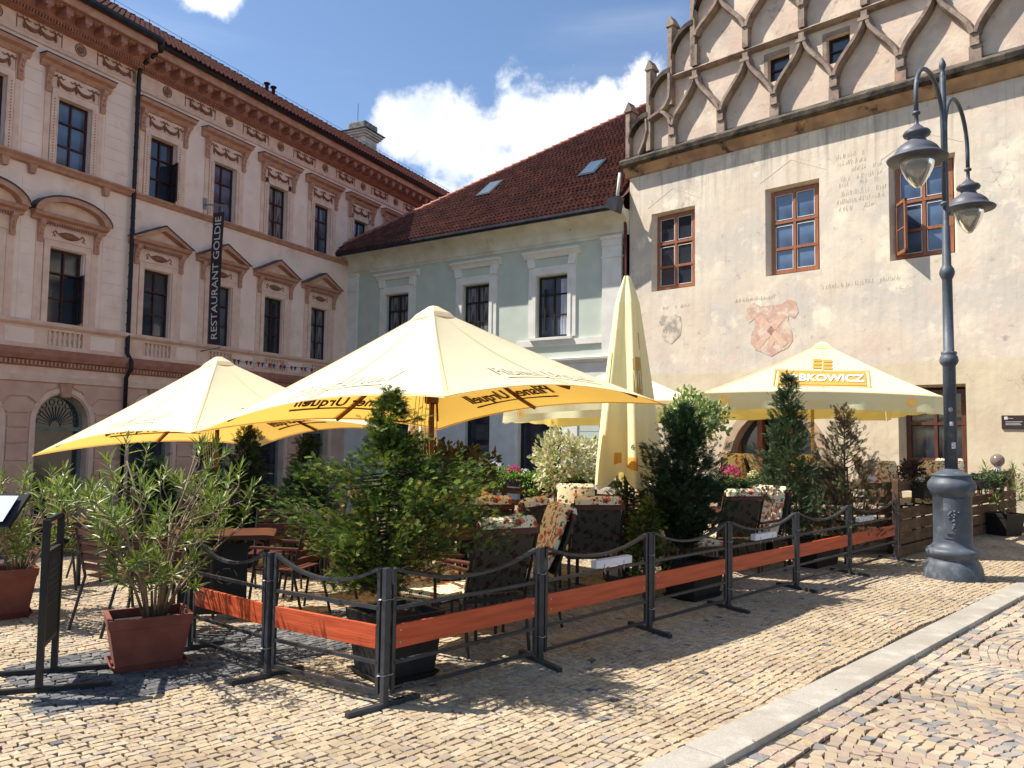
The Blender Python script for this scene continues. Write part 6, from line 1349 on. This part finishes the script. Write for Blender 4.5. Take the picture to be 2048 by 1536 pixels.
# slatted chairs and tables under the left parasol
def slat_chair(label, loc, rz):
    t = thing('slatted_chair', label, 'chair', loc, rz, 'slatted wood and steel chairs under the left parasol'); w = .48
    for sg in (-1, 1):
        x = sg*w/2; obj('leg', MB().tube([(x, .26, 0), (x, .20, .44), (x, .19, .64)], .013, 6), m_cframe, t); obj('leg', MB().tube([(x, -.32, 0), (x, -.20, .44), (x, -.30, .86)], .013, 6), m_cframe, t)
        obj('armrest', MB().bar((x, -.26, .65), (x, .24, .645), .045, .02), m_redw, t)
    for k in range(6): obj('slat', MB().box(-w/2+.01, w/2-.01, -.19+.07*k, -.135+.07*k, .44, .455), m_redw, t)
    for k in range(5): z = .50+.075*k; y = -.20-.10*(z-.44)/.42; obj('slat', MB().box(-w/2+.01, w/2-.01, y-.008, y+.008, z, z+.055), m_redw, t)
    return t
sc0 = slat_chair('slatted chair to the right of the round cornered table, half behind the thuja', tuple(G(-2.05, 7.35)), fz(-.9, .25))
for l, x, y, f in (('slatted chair with steel legs beside the chalkboard', -3.32, 6.85, (.55, .85)), ('slatted chair with steel legs directly behind the nearest oleander', -2.85, 6.75, (.1, 1)), ('slatted chair far back under the left parasol', -3.9, 9.3, (.3, -.9)), ('slatted chair between the left parasol and the thuja, furthest row', -2.4, 9.9, (-.8, -.4)),
  ('slatted chair in deep shade just behind the left end barrier', -2.45, 8.25, (.1, -1)), ('slatted chair left of the dark thuja row', -5.0, 9.4, (.9, .1)), ('slatted chair tucked under the back left table', -4.8, 10.9, (.7, -.4)),
  ('slatted chair behind the leftmost oleander', -4.9, 8.3, (.5, .8)), ('slatted chair pushed in at the table behind the oleander, its right side', -1.95, 8.1, (-.7, -.6))):
    copy_tree(sc0, tuple(G(x, y)), fz(*f), l)
m_tab = mat('dark_red_table_top', srgb(92, 48, 34), .4, srgb(66, 34, 26), scale=3, stretch=(1, 8, 8))
def table(label, loc, rz, w=1.2, d=.8, group='wooden tables on steel legs'):
    t = thing('table', label, 'table', loc, rz, group); obj('table_top', MB().prism([(-w/2+.08, .70), (w/2-.08, .70), (w/2, .71), (w/2, .735), (w/2-.08, .745), (-w/2+.08, .745), (-w/2, .735), (-w/2, .71)], -d/2, d/2), m_tab, t, bevel=.006)
    for sx in (-1, 1):
        for sy in (-1, 1): obj('leg', MB().tube([(sx*(w/2-.08), sy*(d/2-.08), 0), (sx*(w/2-.08), sy*(d/2-.08), .66), (sx*(w/2-.16), sy*(d/2-.08), .70)], .02, 8), m_cframe, t)
    return t
tb0 = table('round cornered wooden table under the left parasol, behind the oleander', tuple(G(-2.72, 7.45)), radians(14), 1.0, .55)
for l, x, y, r in (('wooden table behind the big thuja, in front of the nearest floral chair', -.62, 7.6, 35), ('wooden table between the two middle floral chairs', 1.15, 9.3, 10), ('wooden table far back under the left parasol', -4.2, 10.4, 20), ('wooden table under the middle of the big cream parasol', -.3, 9.1, 40), ('wooden table behind the dark cypress', 3.0, 10.6, 45), ('wooden table in the darkest shade left of the thuja', -1.8, 9.3, 30), ('wooden table at the far left behind the leftmost oleander', -5.3, 8.9, 30)):
    copy_tree(tb0, tuple(G(x, y)), radians(r), l)
bb = thing('black_banner_board', 'black printed board leaning under the left table', 'board', tuple(G(-2.72, 7.3)), radians(12)); obj('panel', MB().box(-.30, .30, -.01, .01, .02, .66), m_blk, bb)
mb = MB()
for k in range(5): mb.tube([(.12+.09*cos(a), -.012, .36+.07*sin(a)) for a in [k*1.2+j*.2 for j in range(5)]], .004, 4)
obj('print', mb, mat('dull_white_print', srgb(150, 150, 150), .8), bb)
# two red ski-like folded seats standing behind the thuja
m_red = mat('red_cloth', srgb(196, 40, 52), .8, srgb(214, 90, 90), scale=9); m_grc = mat('grey_white_cloth', srgb(190, 186, 196), .85, srgb(120, 116, 124), scale=12)
for i, (x, l) in enumerate(((-.64, 'red and grey chair pad seen edge on, left one of two behind the thuja'), (-.50, 'red and grey chair pad seen edge on, right one of two behind the thuja'))):
    t = thing('folded_pad', l, 'chair pad', tuple(G(x, 9.0)), 0, 'red and grey pads seen edge on')
    for nm_p, m, (z0, z1) in (('red_end', m_red, (.90, 1.03)), ('grey_middle', m_grc, (.72, .90)), ('red_end', m_red, (.62, .72))): obj(nm_p, MB().bar((-.24+.30*(z0-.3), 0, z0), (-.24+.30*(z1-.3), 0, z1), .05, .45, (0, 1, 0)), m, t, bevel=.015)
    obj('leg', MB().tube([(-.2, 0, 0), (-.14, 0, .62)], .02, 6), m_cframe, t)
jar = thing('glass_jar', 'small glass jar standing on the table behind the side turned chair', 'jar', (1.02, 9.25, .747)); obj('glass', MB().lathe([(.035, 0), (.038, .01), (.038, .08), (.028, .10), (.028, .115), (.024, .115)], 14), m_clear, jar, smooth=True); obj('lid', MB().lathe([(.031, .115), (.031, .13), (.001, .132)], 14), m_wire, jar)

# ================================================================== terrace deck, its railing, flowers and globe lamps
m_deck = mat('grey_deck_board', srgb(150, 132, 112), .8, srgb(120, 102, 84), scale=3, stretch=(1, 8, 8), bump=.2)
P1, P2, P3, P4 = Vector((-1.25, 13.6, 0)), Vector((1.62, 11.25, 0)), Vector((3.75, 11.5, 0)), Vector((5.62, 11.75, 0))
dk = thing('terrace_deck', 'low wooden terrace deck with railing boards in front of the houses', 'deck', (0, 0, 0))
poly = [P1, P2, P3, P4, Vector((9.2, 15.2, 0)), Vector((4.2, 20.6, 0)), Vector((2.6, 21.2, 0))]
top = .27; mb = MB().add([(p.x, p.y, top) for p in poly]+[(p.x, p.y, -.5) for p in poly], [tuple(range(7))]+[(i, i+7, (i+1) % 7+7, (i+1) % 7) for i in range(7)]); obj('platform', mb, m_deck, dk)
for a, b in ((P1, P2), (P2, P3), (P3, P4)):
    n = 5 if a is P1 else 3
    for z in (-.02, .12): obj('skirt_board', MB().bar(a+Vector((0, -.02, z)), b+Vector((0, -.02, z)), .025, .11), m_deck, dk)
    for k in range(n+1): p = a.lerp(b, k/n); obj('rail_post', MB().box(p.x-.045, p.x+.045, p.y-.045, p.y+.045, -.1, 1.06), m_old, dk)
    for z in (.45, .62, .80, 1.0): obj('rail_board', MB().bar(a+Vector((0, 0, z)), b+Vector((0, 0, z)), .022, .09), m_old, dk)
m_box = mat('dark_flower_box', srgb(46, 38, 36), .7, srgb(34, 28, 28), scale=6)
def petals(parent, C, r, n, cols, seed, sz=.028, nm='blossom'):
    rg = np.random.default_rng(seed); v = rg.normal(0, 1, (n, 3)); v /= np.linalg.norm(v, axis=1, keepdims=True); v[:, 2] = np.abs(v[:, 2])*.9+.05; pos = v*r*rg.uniform(.75, 1.05, (n, 1))+np.array(C)
    tm = leaf_tmpl(.9, .1); V, F, R_ = scatter(tm[0], np.array(tm[1]), pos, rg.normal(0, 1, (n, 3)), v, sz*rg.uniform(.7, 1.2, n)); o = np_obj(nm, V, F, mat('petal_'+'_'.join(str(int(c[0]*99+c[1]*37+c[2]*11)) for c in cols), None, .7, attr=cols, scale=20, transl=((1, 1, 1), .25)), parent, R_); o['kind'] = 'stuff'; return o
def flower_box(label, a, b, z, seed, blooms, drape=.25, dens=900, g=G_BU):
    a = Vector(a); b = Vector(b); d = b-a; w = d.length; t = thing('flower_box', label, 'flower box', (a+b)/2+Vector((0, 0, z)), atan2(d.y, d.x), 'flower boxes along the terrace railing')
    obj('box', MB().prism([(-w/2+.02, -.16), (w/2-.02, -.16), (w/2, 0), (-w/2, 0)], -.19, -.03), m_box, t, bevel=.008)
    rg = np.random.default_rng(seed); n = dens; x = rg.uniform(-w/2-.03, w/2+.03, n); hh = .10*(1+.5*np.sin(x*9+seed)); yy = rg.uniform(-.26, .03, n); zz = rg.uniform(-.02, 1, n)*hh
    k = rg.random(n) < .33; zz = np.where(k, -rg.uniform(0, drape, n)*(.5+.5*np.sin(x*7+seed*2)), zz); yy = np.where(k, -.21-rg.uniform(0, .06, n), yy)
    pos = np.stack([x, yy, zz], 1); V, F, R_ = scatter(LEAF[0], np.array(LEAF[1]), pos, rg.normal(0, 1, (n, 3))+[0, -.4, .3], rg.normal(0, .6, (n, 3))+[0, -.5, 1], .048*rg.uniform(.6, 1.3, n)); o = np_obj('leaves', V, F, g, t, R_); o['kind'] = 'stuff'
    for i, (f, r, cols, dz) in enumerate(blooms): petals(t, (-w/2+f*w, -.12, .06+dz), r, int(60+r*900), cols, seed*7+i)
    return t
CR = [srgb(206, 66, 60), srgb(224, 110, 96), srgb(226, 150, 150)]; CW = [srgb(236, 236, 236), srgb(220, 224, 230), srgb(240, 236, 228)]; CP = [srgb(196, 40, 116), srgb(220, 70, 140), srgb(180, 30, 100)]; CY = [srgb(226, 226, 160), srgb(206, 212, 130), srgb(232, 228, 190)]
def along(A, B, f0, f1): return A.lerp(B, f0), A.lerp(B, f1)
G_LI = mat('light_green_leaf', None, .6, attr=green((110, 148, 54), (130, 164, 66), (88, 128, 46), (150, 172, 80)), scale=20, transl=((1.1, 1.2, .5), .3))
flower_box('flower box with pale red pelargoniums at the left end of the railing', *along(P1, P2, .06, .30), 1.04, 51, ((.5, .10, CR, .06), (.9, .06, CW, .03)), g=G_BU)
flower_box('flower box with white blossoms and a bright pink cluster on the railing', *along(P1, P2, .32, .58), 1.04, 52, ((.2, .11, CW, .05), (.62, .11, CP, .0), (.86, .04, CW, .02)), drape=.45, g=G_LI)
flower_box('flower box trailing light green leaves below the cream leaved willow', *along(P1, P2, .60, .84), 1.02, 53, ((.3, .03, CR, .02), (.7, .04, CW, .0)), drape=.4, g=G_LI)
flower_box('flower box with magenta blossoms between the cypress and the juniper', *along(P2, P3, .50, .98), 1.03, 54, ((.42, .15, CP, .06), (.80, .12, CY, .02), (.1, .05, CW, .03)), drape=.2)
flower_box('flower box with green leaves right of the dark cypress', *along(P2, P3, .06, .46), 1.00, 55, ((.7, .04, CW, .02),), drape=.4)
m_fsf = SU(12.5, 4.0)
flower_box('black flower box hooked on the wooden fence, white edged leaves, left of the lamp', SU(12.35, 4.06), SU(13.3, 4.06), 1.0, 56, ((.1, .05, CW, .03), (.7, .03, CY, .03)), g=G_BD)
flower_box('black flower box hooked on the wooden fence right of the lamp', SU(15.3, 4.06), SU(17.0, 4.06), 1.0, 57, ((.5, .04, CW, -.05),), g=G_JU, dens=1300)
leafbush('dark_flower_plant', 'dark purple leaved plant above the wooden fence, right of the globe lamp', 'plant', (6.15, 12.1, 0), .16, .17, 1.22, 500, .05, mat('purple_leaf', None, .6, attr=green((64, 40, 44), (48, 34, 38), (80, 50, 60), (60, 60, 44)), scale=20), 61)
m_globe = mat('smoked_globe', srgb(150, 128, 120), .12, srgb(170, 150, 140), scale=2, trans=.55, spec=.6); gl0 = None
for l, p, r in (('smoked globe lamp above the wooden fence corner, left of the lamp post', SU(11.92, 4.35, 1.12)+Vector((-.06, .1, 0)), .11), ('smoked globe lamp on the far end of the wooden fence', SU(17.55, 4.15, 1.13), .125), ('smoked globe lamp on the railing left of the cream leaved willow', P1.lerp(P2, .56)+Vector((.15, .35, 1.12)), .085), ('smoked globe lamp on the railing beside the folded parasol', P2+Vector((-.30, .2, 1.08)), .085)):
    if gl0 is None:
        gl0 = thing('globe_lamp', l, 'lamp', p, 0, 'smoked glass globe lamps'); obj('foot', MB().lathe([(.06, -.05), (.065, -.02), (.05, .0), (.05, .055), (.06, .06)], 16), m_wbox, gl0, smooth=True); obj('globe', MB().ball((0, 0, .16), .11, 12), m_globe, gl0, smooth=True); obj('bulb', MB().lathe([(.02, .06), (.035, .13), (.03, .18), (.001, .2)], 10), m_wbox, gl0, smooth=True)
    else: c = copy_tree(gl0, p, 0, l); c.scale = (r/.11,)*3
fp = thing('flower_pot', 'small terracotta pot of pale flowers on the railing near the globe lamp', 'flower pot', P1.lerp(P2, .62)+Vector((0, .05, 1.05))); obj('pot', MB().lathe([(.05, 0), (.075, .13), (.085, .13), (.085, .16), (.07, .16), (.07, .12)], 16), m_terr, fp, smooth=False); petals(fp, (0, 0, .15), .12, 90, CW, 77)
fp = thing('flower_pot', 'small pot of pale red flowers at the left of the railing', 'flower pot', P1.lerp(P2, .24)+Vector((0, .08, 1.05))); obj('pot', MB().lathe([(.05, 0), (.075, .13), (.085, .13), (.085, .16), (.07, .16), (.07, .12)], 16), m_terr, fp); petals(fp, (0, 0, .15), .11, 110, CR, 78)

# fallen leaves and grit on the paving
rg = np.random.default_rng(99); P_ = []
for (cx, cy, r, n_) in ((-2.2, 5.4, 1.0, 60), (-.6, 5.2, 1.1, 90), (1.9, 7.8, 1.4, 60), (4.0, 8.8, 2.0, 50), (1.5, 5.5, 2.5, 50), (.6, 3.9, 1.2, 24), (3.6, 7.1, 1.2, 30)):
    P_.append(np.stack([rg.normal(cx, r*.5, n_), rg.normal(cy, r*.4, n_), rg.uniform(.006, .014, n_)], 1))
P_ = np.concatenate(P_); n_ = len(P_); V, F, R_ = scatter(LEAF[0], np.array(LEAF[1]), P_, np.stack([rg.normal(0, 1, n_), rg.normal(0, 1, n_), rg.normal(0, .1, n_)], 1), np.tile([0, 0, 1.], (n_, 1))+rg.normal(0, .2, (n_, 3)), rg.uniform(.012, .032, n_))
o = np_obj('fallen_leaves', V, F, mat('dry_leaf', None, .8, attr=green((120, 96, 60), (98, 84, 50), (140, 120, 76), (88, 92, 48), (112, 78, 50)), scale=20), None, R_); tag(o, 'scattered dry leaves lying on the cobbles below the shrubs', 'fallen leaves', None, 'stuff')
